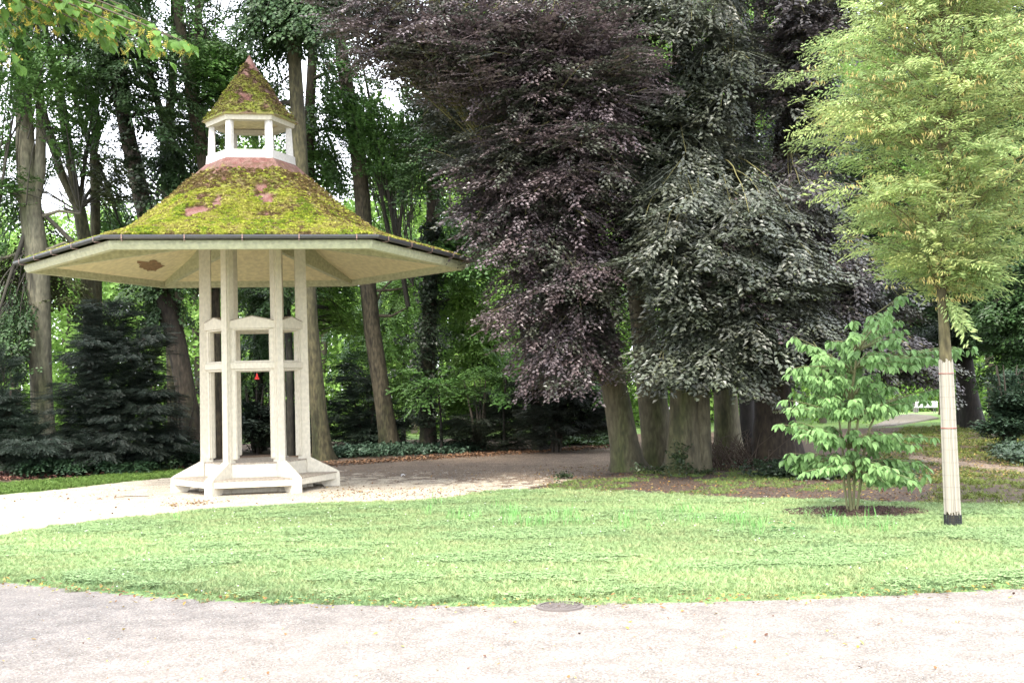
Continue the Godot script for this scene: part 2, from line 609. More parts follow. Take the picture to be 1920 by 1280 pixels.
# ---------------------------------------------------------------- start
func _ready():
	rng.seed = 20240611
	noise.seed = 5
	noise.frequency = 0.05
	# camera
	cam_basis = Basis(Vector3.RIGHT, 0.0374) * Basis(Vector3.BACK, -0.0254)
	var cam := Camera3D.new()
	cam.name = "camera"
	cam.fov = rad_to_deg(2.0 * atan(640.0 / LENS))
	cam.near = 0.05
	cam.far = 600.0
	cam.transform = Transform3D(cam_basis, EYE)
	add_child(cam)
	cam.current = true
	# sky and light: bright, thinly overcast
	var env := Environment.new()
	var sky := Sky.new()
	var sm := ProceduralSkyMaterial.new()
	sm.sky_top_color = Color(0.93, 0.95, 1.0)
	sm.sky_horizon_color = Color(0.96, 0.97, 1.0)
	sm.ground_bottom_color = Color(0.5, 0.5, 0.48)
	sm.ground_horizon_color = Color(0.8, 0.8, 0.8)
	sm.sun_angle_max = 1.0
	sky.sky_material = sm
	env.background_mode = Environment.BG_SKY
	env.sky = sky
	env.tonemap_mode = Environment.TONE_MAPPER_LINEAR
	env.tonemap_exposure = 4.5
	env.sdfgi_enabled = true
	env.ssao_enabled = true
	env.ssil_enabled = true
	var we := WorldEnvironment.new()
	we.name = "world_environment"
	we.environment = env
	add_child(we)
	var sun := DirectionalLight3D.new()
	sun.name = "sun"
	sun.light_energy = 0.5
	sun.light_color = Color(1.0, 0.97, 0.92)
	sun.light_angular_distance = 16.0
	sun.shadow_enabled = true
	sun.rotation_degrees = Vector3(-52, -22, 0)
	add_child(sun)
	make_materials()
	make_sprays()
	make_ground()
	make_pavilion()
	make_beeches()
	make_wood_trees()
	make_far_wood()
	make_yews()
	make_young_tree()
	make_dogwood()
	make_right_side()
	make_linden()
	make_grass()
	make_litter()
	make_small_things()

# ---------------------------------------------------------------- ground
var Z := {}

func zone_of(x: float, z: float) -> String:
	var w := noise.get_noise_2d(x * 14.0, z * 14.0)
	var w2 := noise.get_noise_2d(x * 45.0 + 300.0, z * 45.0)
	var jx := x + w * 0.22 + w2 * 0.06
	var jz := z + w * 0.16 + w2 * 0.09
	var p := Vector2(x + w2 * 0.05, z + w2 * 0.05 + w * 0.05)
	var q := Vector2(jx, jz)
	if Geometry2D.is_point_in_polygon(p, Z.lawn):
		return "lawn"
	if z > -12.0 and not Geometry2D.is_point_in_polygon(p, Z.far_side):
		return "footpath"
	if Geometry2D.is_point_in_polygon(q, Z.narrow_path):
		return "narrow_path"
	if Geometry2D.is_point_in_polygon(q, Z.strip):
		return "verge"
	if Geometry2D.is_point_in_polygon(q, Z.gravel):
		var d := (-z - 21.0) * 0.35 + (x + 2.6) * 0.25 + w * 0.5 + noise.get_noise_2d(x * 60.0, z * 60.0 + 90.0) * 1.1
		return "dirt_path" if d > 0.45 else "gravel_path"
	if Geometry2D.is_point_in_polygon(q, Z.shade):
		return "shaded_lawn"
	return "soil"

func make_ground():
	Z.lawn = flat_polygon([[-260, 1090], [0, 1092], [100, 1100], [200, 1111], [300, 1121], [450, 1128], [600, 1132], [750, 1135], [900, 1137], [1050, 1134], [1200, 1131], [1350, 1128], [1500, 1124], [1700, 1114], [1920, 1103], [2150, 1090], [2150, 948], [1920, 946], [1700, 946], [1560, 940], [1440, 938], [1330, 934], [1220, 926], [1120, 921], [1040, 919], [960, 921], [900, 927], [830, 936], [760, 941], [640, 944], [500, 952], [400, 958], [300, 966], [200, 976], [130, 985], [60, 996], [0, 1005], [-260, 1052]])
	Z.far_side = flat_polygon([[-900, 1075], [-260, 1070], [0, 1060], [960, 1040], [2150, 1040], [2150, 800], [-900, 800]])
	Z.narrow_path = flat_polygon([[1700, 852], [1760, 858], [1830, 867], [1920, 876], [2080, 894], [2080, 906], [1920, 887], [1840, 880], [1760, 869], [1700, 862]])
	Z.strip = flat_polygon([[-300, 922], [0, 907], [120, 899], [240, 889], [330, 879], [352, 884], [340, 893], [220, 905], [100, 918], [0, 927], [-300, 952]])
	Z.gravel = flat_polygon([[-900, 985], [-300, 950], [0, 926], [100, 917], [220, 904], [345, 892], [400, 884], [640, 873], [760, 864], [860, 858], [1000, 848], [1160, 839], [1185, 839], [1180, 860], [1165, 884], [1060, 902], [1000, 912], [960, 922], [900, 932], [760, 945], [500, 956], [300, 970], [130, 990], [0, 1010], [-260, 1060], [-900, 1100]])
	Z.shade = flat_polygon([[1520, 900], [1640, 905], [1760, 900], [1820, 905], [2200, 925], [2200, 960], [1500, 948], [1780, 935], [1640, 925]])
	Z.shade = flat_polygon([[1690, 948], [1760, 920], [1740, 895], [1650, 880], [1640, 838], [1700, 800], [1900, 796], [2300, 805], [2300, 958]])
	var mesh := {}
	for k in ["lawn", "footpath", "narrow_path", "verge", "dirt_path", "gravel_path", "shaded_lawn", "soil"]:
		mesh[k] = MB.new()
	var cell := 0.07
	var z := -6.0
	while z > -38.0:
		var half := 0.475 * -z + 1.4
		var n := int(half * 2.0 / cell)
		var run := ""
		var from := -half
		for k in n + 1:
			var x := -half + k * cell
			var zone := zone_of(x + cell * 0.5, z - cell * 0.5) if k < n else "end"
			if zone != run:
				if run != "":
					var b: MB = mesh[run]
					b.tri(Vector3(from, 0, z), Vector3(x, 0, z), Vector3(x, 0, z - cell), Vector3.UP, Color.WHITE)
					b.tri(Vector3(from, 0, z), Vector3(x, 0, z - cell), Vector3(from, 0, z - cell), Vector3.UP, Color.WHITE)
				run = zone
				from = x
		z -= cell
	var mats := {"lawn": M.turf, "footpath": M.footpath, "narrow_path": M.dirt, "verge": M.turf, "dirt_path": M.dirt, "gravel_path": M.gravel, "shaded_lawn": M.soil, "soil": M.soil}
	var labels := {"lawn": "pale green lawn between the two paths", "footpath": "wide pale gravel footpath along the bottom of the view", "narrow_path": "narrow earth path crossing the shaded lawn", "verge": "thin grass verge below the dark yews", "dirt_path": "brown leaf stained path leading behind the shelter", "gravel_path": "cream gravel path around the hexagonal shelter", "shaded_lawn": "thin shaded lawn strewn with yellow leaves", "soil": "bare brown soil under the copper beeches"}
	for k in mesh:
		var o := part(k, mesh[k].done(), mats[k])
		tag(o, labels[k], "ground", "", "structure")
	# the land all round and far behind
	var t := MB.new()
	var step := 4.0
	for ix in range(-35, 36):
		for iz in range(-55, 14):
			var x0 := ix * step
			var z0 := iz * step
			var p := [Vector3(x0, land(x0, z0) - 0.03, z0), Vector3(x0 + step, land(x0, z0) - 0.03, z0), Vector3(x0 + step, land(x0, z0 + step) - 0.03, z0 + step), Vector3(x0, land(x0, z0 + step) - 0.03, z0 + step)]
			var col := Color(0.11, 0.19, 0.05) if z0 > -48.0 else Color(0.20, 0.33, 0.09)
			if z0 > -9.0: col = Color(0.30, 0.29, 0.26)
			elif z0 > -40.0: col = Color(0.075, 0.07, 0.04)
			t.tri(p[0], p[1], p[2], Vector3.UP, col)
			t.tri(p[0], p[2], p[3], Vector3.UP, col)
	var gm := tinted(0.95)
	textured(gm, gravel_image(512, 61, [Color(0.9, 0.9, 0.9), Color(0.75, 0.78, 0.7), Color(0.98, 0.95, 0.9)], 0.5), Vector3(0.2, 0.2, 0.2), 0.5)
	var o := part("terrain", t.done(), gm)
	tag(o, "meadow land spreading out behind the trees", "ground", "", "structure")
	# pale far path seen under the branches
	var fp := MB.new()
	var far := [[1636, 800], [1680, 797], [1730, 789], [1762, 784], [1745, 779], [1712, 776], [1690, 778], [1668, 786]]
	var c := on_ground(1700, 788) + Vector3(0, 0.03, 0)
	for k in far.size():
		var a := on_ground(far[k][0], far[k][1]) + Vector3(0, 0.03, 0)
		var b := on_ground(far[(k + 1) % far.size()][0], far[(k + 1) % far.size()][1]) + Vector3(0, 0.03, 0)
		fp.tri(c, a, b, Vector3.UP, Color.WHITE)
		fp.quad(a, b, b - Vector3(0, 0.15, 0), a - Vector3(0, 0.15, 0), c, Color.WHITE)
	o = part("far_path", fp.done(), M.footpath)
	tag(o, "sunny pale path in the distance beyond the dogwood", "path", "", "structure")

# ---------------------------------------------------------------- grass
func in_view(p: Vector2, margin: float) -> bool:
	return absf(p.x) < 0.455 * -p.y + margin

func bounds(poly: PackedVector2Array) -> Rect2:
	var r := Rect2(poly[0], Vector2())
	for p in poly:
		r = r.expand(p)
	return r

func make_grass():
	var tuft := MB.new(false)
	for k in 16:
		var a := rr(0, TAU)
		var b := Vector3(cos(a), 0, sin(a)) * sqrt(rng.randf()) * 0.055
		var lean := Vector3(rr(-1, 1), 0, rr(-1, 1)) * 0.05
		var h := rr(0.02, 0.05)
		var w := Vector3(rr(-1, 1), 0, rr(-1, 1)).normalized() * rr(0.0022, 0.004)
		var g := rr(0.75, 1.3)
		var col := Color(g * rr(0.9, 1.2), g, g * rr(0.8, 1.1))
		var m := b + Vector3(0, h * 0.65, 0) + lean * 0.45
		var t := b + Vector3(0, h, 0) + lean * 1.3
		tuft.raw(b - w, b + w, m + w * 0.8, col * 0.9)
		tuft.raw(b - w, m + w * 0.8, m - w * 0.8, col * 0.9)
		tuft.raw(m - w * 0.8, m + w * 0.8, t, col * 1.1)
	var tm := tuft.done()
	var clover := MB.new(false)
	for k in 11:
		var a := rr(0, TAU)
		var b := Vector3(cos(a), 0, sin(a)) * sqrt(rng.randf()) * 0.08 + Vector3(0, rr(0.02, 0.06), 0)
		var g := rr(0.8, 1.2)
		for j in 3:
			var d := Vector3(cos(a + j * TAU / 3), rr(-0.1, 0.3), sin(a + j * TAU / 3)).normalized()
			clover.leaf(b, d, Vector3(rr(-0.3, 0.3), 1, rr(-0.3, 0.3)).normalized(), rr(0.014, 0.024), rr(0.014, 0.02), Color(g, g, g), 0.15)
	var clm := clover.done()
	var cp := Copies.new()
	var cl := Copies.new()
	var box := bounds(Z.lawn)
	for k in 120000:
		var p := Vector2(rr(box.position.x, box.end.x), rr(box.position.y, box.end.y))
		if not in_view(p, 0.5) or not Geometry2D.is_point_in_polygon(p + Vector2(noise.get_noise_2d(p.x * 40, p.y * 40), noise.get_noise_2d(p.x * 40 + 99, p.y * 40)) * 0.22, Z.lawn):
			continue
		var n1 := noise.get_noise_2d(p.x * 9.0, p.y * 16.0)
		var n2 := noise.get_noise_2d(p.x * 40.0 + 70.0, p.y * 40.0)
		# thinner and drier under the beeches
		var bare := smoothstep(-16.6, -18.6, p.y) * smoothstep(-0.5, 1.5, p.x)
		if rng.randf() < bare * 0.9 + maxf(0.0, n2) * 0.25:
			continue
		var near := Geometry2D.is_point_in_polygon(p + Vector2(0, 0.28), Z.lawn)
		if not near and rng.randf() < 0.5:
			continue
		var a := rr(0, TAU)
		var s := rr(0.75, 1.25) * (1.0 + n1 * 0.3) * (1.0 if near else 0.7)
		var y := rr(0.8, 1.25) * s
		var dry := clampf(n2 * 1.2 + 0.1, 0.0, 0.5) + bare * 0.3
		var col := Color(0.275, 0.385, 0.175).lerp(Color(0.35, 0.405, 0.20), dry * 1.3).lerp(Color(0.21, 0.32, 0.15), clampf(n1 * 2.6, 0, 0.8))
		cp.add(Vector3(cos(a), 0, sin(a)) * s, Vector3(rr(-0.15, 0.15), y, rr(-0.15, 0.15)), Vector3(-sin(a), 0, cos(a)) * s, Vector3(p.x, 0, p.y), col * rr(0.78, 1.2) * (1.02 + 0.3 * noise.get_noise_2d(p.x * 3.0 + 500.0, p.y * 5.0)))
		if n1 + n2 * 0.7 > 0.2 and rng.randf() < 0.2:
			cl.add(Vector3(cos(a), 0, sin(a)) * s * 1.2, Vector3(0, 0.85, 0), Vector3(-sin(a), 0, cos(a)) * s * 1.2, Vector3(p.x, 0, p.y), Color(0.25, 0.355, 0.155) * rr(0.8, 1.25))
	tag(many("lawn_grass", cp, tm, M.grass), "short pale green grass covering the front lawn", "grass")
	tag(many("clover_patches", cl, clm, M.grass), "darker clover patches growing in the front lawn", "clover")
	# edges, verge and shade
	var sp := Copies.new()
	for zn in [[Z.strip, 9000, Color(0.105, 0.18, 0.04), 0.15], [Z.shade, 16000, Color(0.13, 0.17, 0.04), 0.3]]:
		var poly: PackedVector2Array = zn[0]
		var bx := bounds(poly)
		for k in zn[1]:
			var p := Vector2(rr(bx.position.x, bx.end.x), rr(bx.position.y, bx.end.y))
			if not in_view(p, 0.5) or p.y < -60 or not Geometry2D.is_point_in_polygon(p, poly):
				continue
			if Geometry2D.is_point_in_polygon(p, Z.narrow_path):
				continue
			if rng.randf() < zn[3] + noise.get_noise_2d(p.x * 12, p.y * 12):
				continue
			var a := rr(0, TAU)
			var s := rr(0.9, 1.6)
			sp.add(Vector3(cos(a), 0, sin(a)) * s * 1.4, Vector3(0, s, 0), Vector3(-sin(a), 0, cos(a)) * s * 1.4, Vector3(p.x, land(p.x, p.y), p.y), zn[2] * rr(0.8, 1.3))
	# sparse tufts on the bare soil
	for k in 5000:
		var p := Vector2(rr(-1.5, 9.0), rr(-22.5, -17.5))
		if noise.get_noise_2d(p.x * 10 + 40, p.y * 14) < -0.02 or zone_of(p.x, p.y) != "soil":
			continue
		var a := rr(0, TAU)
		var s := rr(0.6, 1.1)
		sp.add(Vector3(cos(a), 0, sin(a)) * s, Vector3(0, s, 0), Vector3(-sin(a), 0, cos(a)) * s, Vector3(p.x, 0, p.y), Color(0.16, 0.24, 0.07) * rr(0.8, 1.3))
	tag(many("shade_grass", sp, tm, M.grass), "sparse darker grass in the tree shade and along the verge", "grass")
	# tall blades
	var blade := MB.new(false)
	for k in 9:
		var a := rr(0, TAU)
		var b := Vector3(rr(-0.06, 0.06), 0, rr(-0.06, 0.06))
		var h := rr(0.12, 0.26)
		var lean := Vector3(cos(a), 0, sin(a)) * h * 0.3
		var w := Vector3(-sin(a), 0, cos(a)) * 0.005
		blade.raw(b - w, b + w, b + lean * 0.4 + Vector3(0, h * 0.6, 0), Color.WHITE)
		blade.raw(b - w * 0.8 + lean * 0.3 + Vector3(0, h * 0.5, 0), b + w * 0.8 + lean * 0.3 + Vector3(0, h * 0.5, 0), b + lean + Vector3(0, h, 0), Color.WHITE)
	var bl := Copies.new()
	for q in [[980, 985, 60], [950, 970, 40], [1060, 975, 40], [1180, 985, 40], [1370, 985, 90], [1400, 995, 30], [1560, 985, 40], [880, 975, 30], [1660, 1000, 30], [820, 960, 20], [1290, 965, 30], [330, 965, 5]]:
		for k in int(q[2] / 5.0):
			var g := on_ground(q[0] + rng.randfn() * q[2] * 0.7, q[1] + rng.randfn() * 7.0)
			var a := rr(0, TAU)
			bl.add(Vector3(cos(a), 0, sin(a)), Vector3(0, rr(0.5, 1.0), 0), Vector3(-sin(a), 0, cos(a)), g, Color(0.17, 0.38, 0.11) * rr(0.8, 1.2))
	tag(many("tall_grass_blades", bl, blade.done(), M.grass), "taller grass blades standing up from the middle of the lawn", "grass")
	# daisies
	var ds := MB.new(false)
	for k in 8:
		var a := TAU * k / 8.0
		ds.leaf(Vector3.ZERO, Vector3(cos(a), 0.15, sin(a)).normalized(), Vector3.UP, 0.008, 0.005, Color(0.7, 0.7, 0.7), 0.0)
	var dc := Copies.new()
	for k in 420:
		var p := Vector2(rr(box.position.x, box.end.x), rr(box.position.y, box.end.y))
		if in_view(p, 0.2) and Geometry2D.is_point_in_polygon(p, Z.lawn) and noise.get_noise_2d(p.x * 5, p.y * 5) > -0.1:
			dc.add(Vector3(1, 0, 0), Vector3(0, 1, 0.4), Vector3(0, -0.4, 1), Vector3(p.x, rr(0.05, 0.075), p.y), Color(0.95, 0.95, 0.95))
	tag(many("daisies", dc, ds.done(), M.grass), "tiny white daisies dotted over the lawn", "flowers")

# ---------------------------------------------------------------- fallen leaves and grit
func make_litter():
	var lf := MB.new(false)
	lf.broad(Vector3(-0.025, 0.003, 0), Vector3.RIGHT, Vector3(0, 1, 0.1).normalized(), 0.055, 0.034, Color.WHITE, -0.25, 0.5)
	var lm := lf.done()
	var cols := [Color(0.16, 0.075, 0.03), Color(0.22, 0.11, 0.05), Color(0.11, 0.05, 0.03), Color(0.30, 0.20, 0.05), Color(0.20, 0.14, 0.08)]
	var yel := [Color(0.42, 0.30, 0.05), Color(0.36, 0.22, 0.05), Color(0.30, 0.30, 0.07), Color(0.25, 0.12, 0.04)]
	var cp := Copies.new()
	var drop := func(g: Vector3, cs: Array, s: float):
		var a := rr(0, TAU)
		var up := Vector3(rr(-0.4, 0.4), 1, rr(-0.4, 0.4)).normalized()
		var x := Vector3(cos(a), 0, sin(a)).cross(up).normalized()
		var z := x.cross(up)
		s *= rr(0.6, 1.25)
		cp.add(x * s, up * s, z * s, g + Vector3(0, 0.004, 0), cs[rng.randi() % cs.size()] * rr(0.7, 1.2))
	# along the front edge of the lawn
	for k in Z.lawn.size():
		var a: Vector2 = Z.lawn[k]
		var b: Vector2 = Z.lawn[(k + 1) % Z.lawn.size()]
		if a.y < -12.0 or b.y < -12.0:
			continue
		for j in int(a.distance_to(b) * 64):
			var p := a.lerp(b, rng.randf()) + Vector2(0, rng.randfn() * 0.13 + 0.05)
			drop.call(Vector3(p.x, 0.01 if rng.randf() < 0.5 else 0.03, p.y), yel if rng.randf() < 0.7 else cols, 0.62)
	# over the near path
	for k in 150:
		drop.call(on_ground(rr(-50, 1970), rr(1110, 1278)), yel if k % 3 else cols, rr(0.3, 0.65))
	for k in 900:
		drop.call(on_ground(rr(-50, 1970), rr(1110, 1285)), cols, rr(0.08, 0.2))
	# on the gravel: a drift before the shelter, more towards the trees
	for k in 900:
		var px := rr(0, 1150)
		var py := rr(870, 1000)
		var g := on_ground(px, py)
		var zn := zone_of(g.x, g.z)
		if zn == "gravel_path" and rng.randf() < 0.35 or zn == "dirt_path" and rng.randf() < 0.8:
			drop.call(g, cols, 0.9)
	for k in 420:
		drop.call(on_ground(rr(600, 960), 925 + rng.randfn() * 7.0 - 0.02 * absf(px_mid(k))), cols, 0.75)
	for q in [[330, 947, 14, 40], [370, 945, 12, 30], [230, 934, 30, 12], [110, 928, 30, 14], [60, 938, 40, 14], [400, 940, 30, 30]]:
		for k in q[3]:
			drop.call(on_ground(q[0] + rng.randfn() * q[2], q[1] + rng.randfn() * 2.0), cols, 0.85)
	# red brown litter bank below the yews and behind the shelter
	for k in 3800:
		var t := rng.randf()
		var px := lerpf(-60, 345, t)
		var g := on_ground(px, lerpf(899, 868, t) + rng.randfn() * 5.0)
		drop.call(g + Vector3(0, rr(0, 0.05), 0), [Color(0.20, 0.085, 0.06), Color(0.26, 0.13, 0.09), Color(0.14, 0.06, 0.045)], 1.4)
	for k in 2200:
		var t := rng.randf()
		drop.call(on_ground(lerpf(600, 1160, t), lerpf(871, 836, t) + rng.randfn() * 2.2), [Color(0.22, 0.11, 0.05), Color(0.26, 0.15, 0.08), Color(0.14, 0.08, 0.045)], 1.3)
	# soil under the beeches, and yellow leaves in the far shade
	for k in 3200:
		var g := on_ground(rr(1000, 1760), rr(872, 945))
		drop.call(g, cols if rng.randf() < 0.9 else yel, 0.75)
	for k in 2600:
		var g := on_ground(rr(1600, 1960), rr(792, 900))
		if g.z > -60:
			drop.call(g + Vector3(0, 0.03, 0), [Color(0.26, 0.19, 0.05), Color(0.2, 0.15, 0.05), Color(0.17, 0.10, 0.04)], 0.85)
	tag(many("fallen_leaves", cp, lm, M.litter), "fallen brown and yellow leaves scattered over paths and soil", "leaves")
	# pebbles
	var pb := MB.new(false)
	var r := 0.012
	var top := Vector3(0, r * 0.7, 0)
	for k in 5:
		var a := TAU * k / 5.0
		var b := TAU * (k + 1) / 5.0
		pb.raw(Vector3(cos(a) * r, 0, sin(a) * r * 0.8), Vector3(cos(b) * r, 0, sin(b) * r * 0.8), top, Color.WHITE)
	var pc := Copies.new()
	for k in 26000:
		var g := on_ground(rr(-30, 1950), rr(1095, 1290)) if k % 2 == 0 else on_ground(rr(-30, 1100), rr(880, 1005))
		var zn := zone_of(g.x, g.z)
		if zn == "lawn" or zn == "soil" or zn == "verge":
			continue
		var s := rr(0.25, 0.75) * (1.5 if k % 2 else 0.7)
		var a := rr(0, TAU)
		var gcol := rr(0.15, 0.42)
		pc.add(Vector3(cos(a), 0, sin(a)) * s, Vector3(0, s * rr(0.6, 1.1), 0), Vector3(-sin(a), 0, cos(a)) * s, g, Color(gcol, gcol * 0.96, gcol * 0.88))
	tag(many("pebbles", pc, pb.done(), M.litter), "loose pebbles lying on the gravel of both paths", "gravel")

func px_mid(k: int) -> float:
	return float(k % 200) - 100.0

# ---------------------------------------------------------------- the shelter
const TURN := 0.1822
const EAVE := 3.96

func hv(k: int, r: float, y: float) -> Vector3:
	var t := TAU * k / 6.0
	return Vector3(cos(t) * r, y, sin(t) * r)

# one side of a ring: a cross section (radius at the corner, height) run from corner k to k + 1
func ring_side(b: MB, prof: Array, k: int, col := Color.WHITE, inset := 0.0):
	var o := Vector3()
	for q in prof:
		o += (hv(k, q[0], q[1]) + hv(k + 1, q[0], q[1])) * 0.5
	o /= prof.size()
	for j in prof.size():
		var p: Array = prof[j]
		var q: Array = prof[(j + 1) % prof.size()]
		var a := hv(k, p[0], p[1]).lerp(hv(k + 1, p[0], p[1]), inset)
		var d := hv(k + 1, p[0], p[1]).lerp(hv(k, p[0], p[1]), inset)
		var a2 := hv(k, q[0], q[1]).lerp(hv(k + 1, q[0], q[1]), inset)
		var d2 := hv(k + 1, q[0], q[1]).lerp(hv(k, q[0], q[1]), inset)
		b.quad(a, d, d2, a2, o, col)
	# end faces
	for e in 2:
		var c := PackedVector3Array()
		for q in prof:
			var a := hv(k, q[0], q[1]).lerp(hv(k + 1, q[0], q[1]), inset)
			var d := hv(k + 1, q[0], q[1]).lerp(hv(k, q[0], q[1]), inset)
			c.append(a if e == 0 else d)
		for j in range(1, c.size() - 1):
			b.face(c[0], c[j], c[j + 1], o, col)

func fin_frame(k: int) -> Transform3D:
	# local X outwards along corner k, Y up, Z across
	var d := hv(k, 1.0, 0.0)
	return Transform3D(Basis(d, Vector3.UP, d.cross(Vector3.UP)), Vector3.ZERO)

func side_frame(k: int, apothem: float, y: float) -> Transform3D:
	# local X along the side k, Y up, Z outwards
	var m := (hv(k, 1.0, 0.0) + hv(k + 1, 1.0, 0.0)).normalized()
	return Transform3D(Basis(Vector3.UP.cross(m), Vector3.UP, m), m * apothem + Vector3(0, y, 0))

const ROOF_LINE := [[3.96, 4.085], [3.55, 4.20], [3.17, 4.31], [2.8, 4.41], [2.45, 4.52], [2.22, 4.62], [2.05, 4.73], [1.8, 4.93], [1.5, 5.17], [1.2, 5.45], [0.98, 5.68], [0.79, 5.85]]
const CAP_LINE := [[0.865, 6.605], [0.72, 6.765], [0.585, 6.94], [0.48, 7.09], [0.40, 7.215], [0.30, 7.35], [0.20, 7.51], [0.10, 7.68], [0.0, 7.86]]

func along(line: Array, t: float) -> Vector2:
	var f := t * (line.size() - 1)
	var k := mini(int(f), line.size() - 2)
	return Vector2(line[k][0], line[k][1]).lerp(Vector2(line[k + 1][0], line[k + 1][1]), f - k)

func soft(line: Array, t: float) -> Vector2:
	var e := 0.45 / (line.size() - 1)
	return (along(line, clampf(t - e, 0, 1)) + along(line, t) * 2.0 + along(line, clampf(t + e, 0, 1))) * 0.25 if t > 0.001 and t < 0.999 else along(line, t)

func mossiness(p: Vector3, t: float, k: int, cap: bool) -> float:
	# more on the gentle lower slopes, patchy higher up
	var n := noise.get_noise_3d(p.x * 16.0, p.y * 16.0, p.z * 16.0) * 1.0 + noise.get_noise_3d(p.x * 55.0, p.y * 55.0 + 60.0, p.z * 55.0) * 0.9 + noise.get_noise_3d(p.x * 170.0, p.y * 170.0, p.z * 170.0 + 20.0) * 0.5
	if cap:
		return 0.55 - t * 0.7 + n * 1.2
	var m := 0.9 + n
	if t > 0.82:
		m -= (t - 0.82) * 7.0
	# bare felt patches of the front slope
	for q in ([[0.18, 0.55, 0.12, 0.065], [0.11, 0.49, 0.10, 0.05], [0.245, 0.60, 0.07, 0.06], [0.60, 0.70, 0.09, 0.06], [0.67, 0.65, 0.07, 0.06], [0.42, 0.70, 0.03, 0.03]] if k == 1 else []):
		# corner 2 is the left one of the front side: s runs from right to left
		var s: float = 1.0 - side_share(p)
		var d: float = sqrt(pow((s - q[0]) / q[2], 2) + pow((t - q[1]) / q[3], 2))
		m -= 1.2 * (1.0 - smoothstep(0.5, 1.5, d + n * 0.6))
	return m

func side_share(p: Vector3) -> float:
	# share of the way from corner 1 to corner 2
	var a := atan2(p.z, p.x)
	var x := tan(a - PI / 2.0)
	return clampf(0.5 + 0.5 * x / tan(PI / 6.0), 0.0, 1.0)

func roof_panel(line: Array, k: int, rows: int, cols: int, cap: bool, moss: Copies, body: Node3D):
	var b := MB.new()
	var red := Color(0.20, 0.082, 0.066)
	var pts := []
	var cl := []
	for r in rows + 1:
		var t := float(r) / rows
		var q := soft(line, t)
		for c in cols + 1:
			var s := float(c) / cols
			var p := hv(k, q.x, q.y).lerp(hv(k + 1, q.x, q.y), s)
			var m := mossiness(p, t, k, cap)
			var n3 := noise.get_noise_3d(p.x * 30.0, p.y * 30.0 + 200.0, p.z * 30.0)
			var col := red.lerp(Color(0.27, 0.15, 0.125), clampf(noise.get_noise_3d(p.x * 120.0, p.y * 120.0, p.z * 120.0) * 2.0 + 0.4, 0, 1))
			col = col.lerp(Color(0.13, 0.075, 0.04), clampf(0.9 - absf(m - 0.25) * 3.0, 0.0, 1.0))
			if not cap and t > 0.7: m -= (t - 0.7) * 1.2
			col = col.lerp(Color(0.25, 0.28, 0.035).lerp(Color(0.19, 0.16, 0.05), clampf(n3 * 2.0, 0, 1)), smoothstep(0.35, 0.6, m))
			if cap: col = col * 0.75
			var edge := minf(1.0, minf(t * 12.0, minf(s, 1.0 - s) * 10.0 + 0.3))
			p.y += (0.035 * smoothstep(0.3, 0.9, m) + 0.012 * n3) * edge
			pts.append(p)
			cl.append(col)
	var w := cols + 1
	for r in rows + 1:
		for c in cols + 1:
			var a: Vector3 = pts[mini(r + 1, rows) * w + c] - pts[maxi(r - 1, 0) * w + c]
			var d: Vector3 = pts[r * w + mini(c + 1, cols)] - pts[r * w + maxi(c - 1, 0)]
			var nn := a.cross(d)
			if nn.y < 0.0: nn = -nn
			b.v.append(pts[r * w + c])
			b.n.append(nn.normalized() if nn.length_squared() > 1e-12 else Vector3.UP)
			b.c.append(cl[r * w + c])
	for r in rows:
		for c in cols:
			var i0 := r * w + c
			for f in [[i0, i0 + 1, i0 + w], [i0 + 1, i0 + w + 1, i0 + w]]:
				var fn: Vector3 = (pts[f[1]] - pts[f[0]]).cross(pts[f[2]] - pts[f[0]])
				if fn.dot(b.n[f[0]]) > 0.0:
					b.i.append_array(PackedInt32Array([f[0], f[2], f[1]]))
				else:
					b.i.append_array(PackedInt32Array([f[0], f[1], f[2]]))
	var o := part("lantern_roof_panel" if cap else "roof_panel", b.done(), M.roof, body)
	# moss cushions
	var cp := Copies.new()
	var shown := k in [0, 1, 2]
	var total: int = (1800 if cap else 13000) if shown else (200 if cap else 1200)
	for j in total:
		var t := rng.randf()
		if not cap:
			t = 1.0 - sqrt(1.0 - t * 0.985)
		var s := rng.randf()
		var q := soft(line, t)
		var p := hv(k, q.x, q.y).lerp(hv(k + 1, q.x, q.y), s)
		var m := mossiness(p, t, k, cap)
		if m < 0.30 + rr(-0.45, 0.16):
			continue
		p.y += 0.03 * smoothstep(0.3, 0.9, m)
		var a := rr(0, TAU)
		var z := rr(0.6, 1.3) * (0.7 if cap else 1.0)
		var n4 := noise.get_noise_3d(p.x * 24.0 + 9.0, p.y * 24.0, p.z * 24.0) + rr(-0.25, 0.25)
		var col := Color(0.39, 0.44, 0.04).lerp(Color(0.46, 0.41, 0.12), clampf(n4 * 1.5 + 0.25, 0, 1))
		if n4 < -0.25: col = Color(0.23, 0.32, 0.028)
		if rng.randf() < (0.5 if k == 0 else 0.1) or m < 0.40 or (not cap and t > 0.72 and rng.randf() < 0.7): col = Color(0.17, 0.115, 0.04)
		if cap: col = col * 0.6 if rng.randf() < 0.7 else Color(0.10, 0.06, 0.03)
		if not cap and rng.randf() < 0.07: col = Color(0.34, 0.26, 0.14)
		cp.add(Vector3(cos(a), 0, sin(a)) * z, Vector3(0, z * rr(0.6, 1.2), 0), Vector3(-sin(a), 0, cos(a)) * z, p, col * rr(0.8, 1.2))
	many("moss", cp, moss_mesh, M.moss, o)

var moss_mesh: ArrayMesh

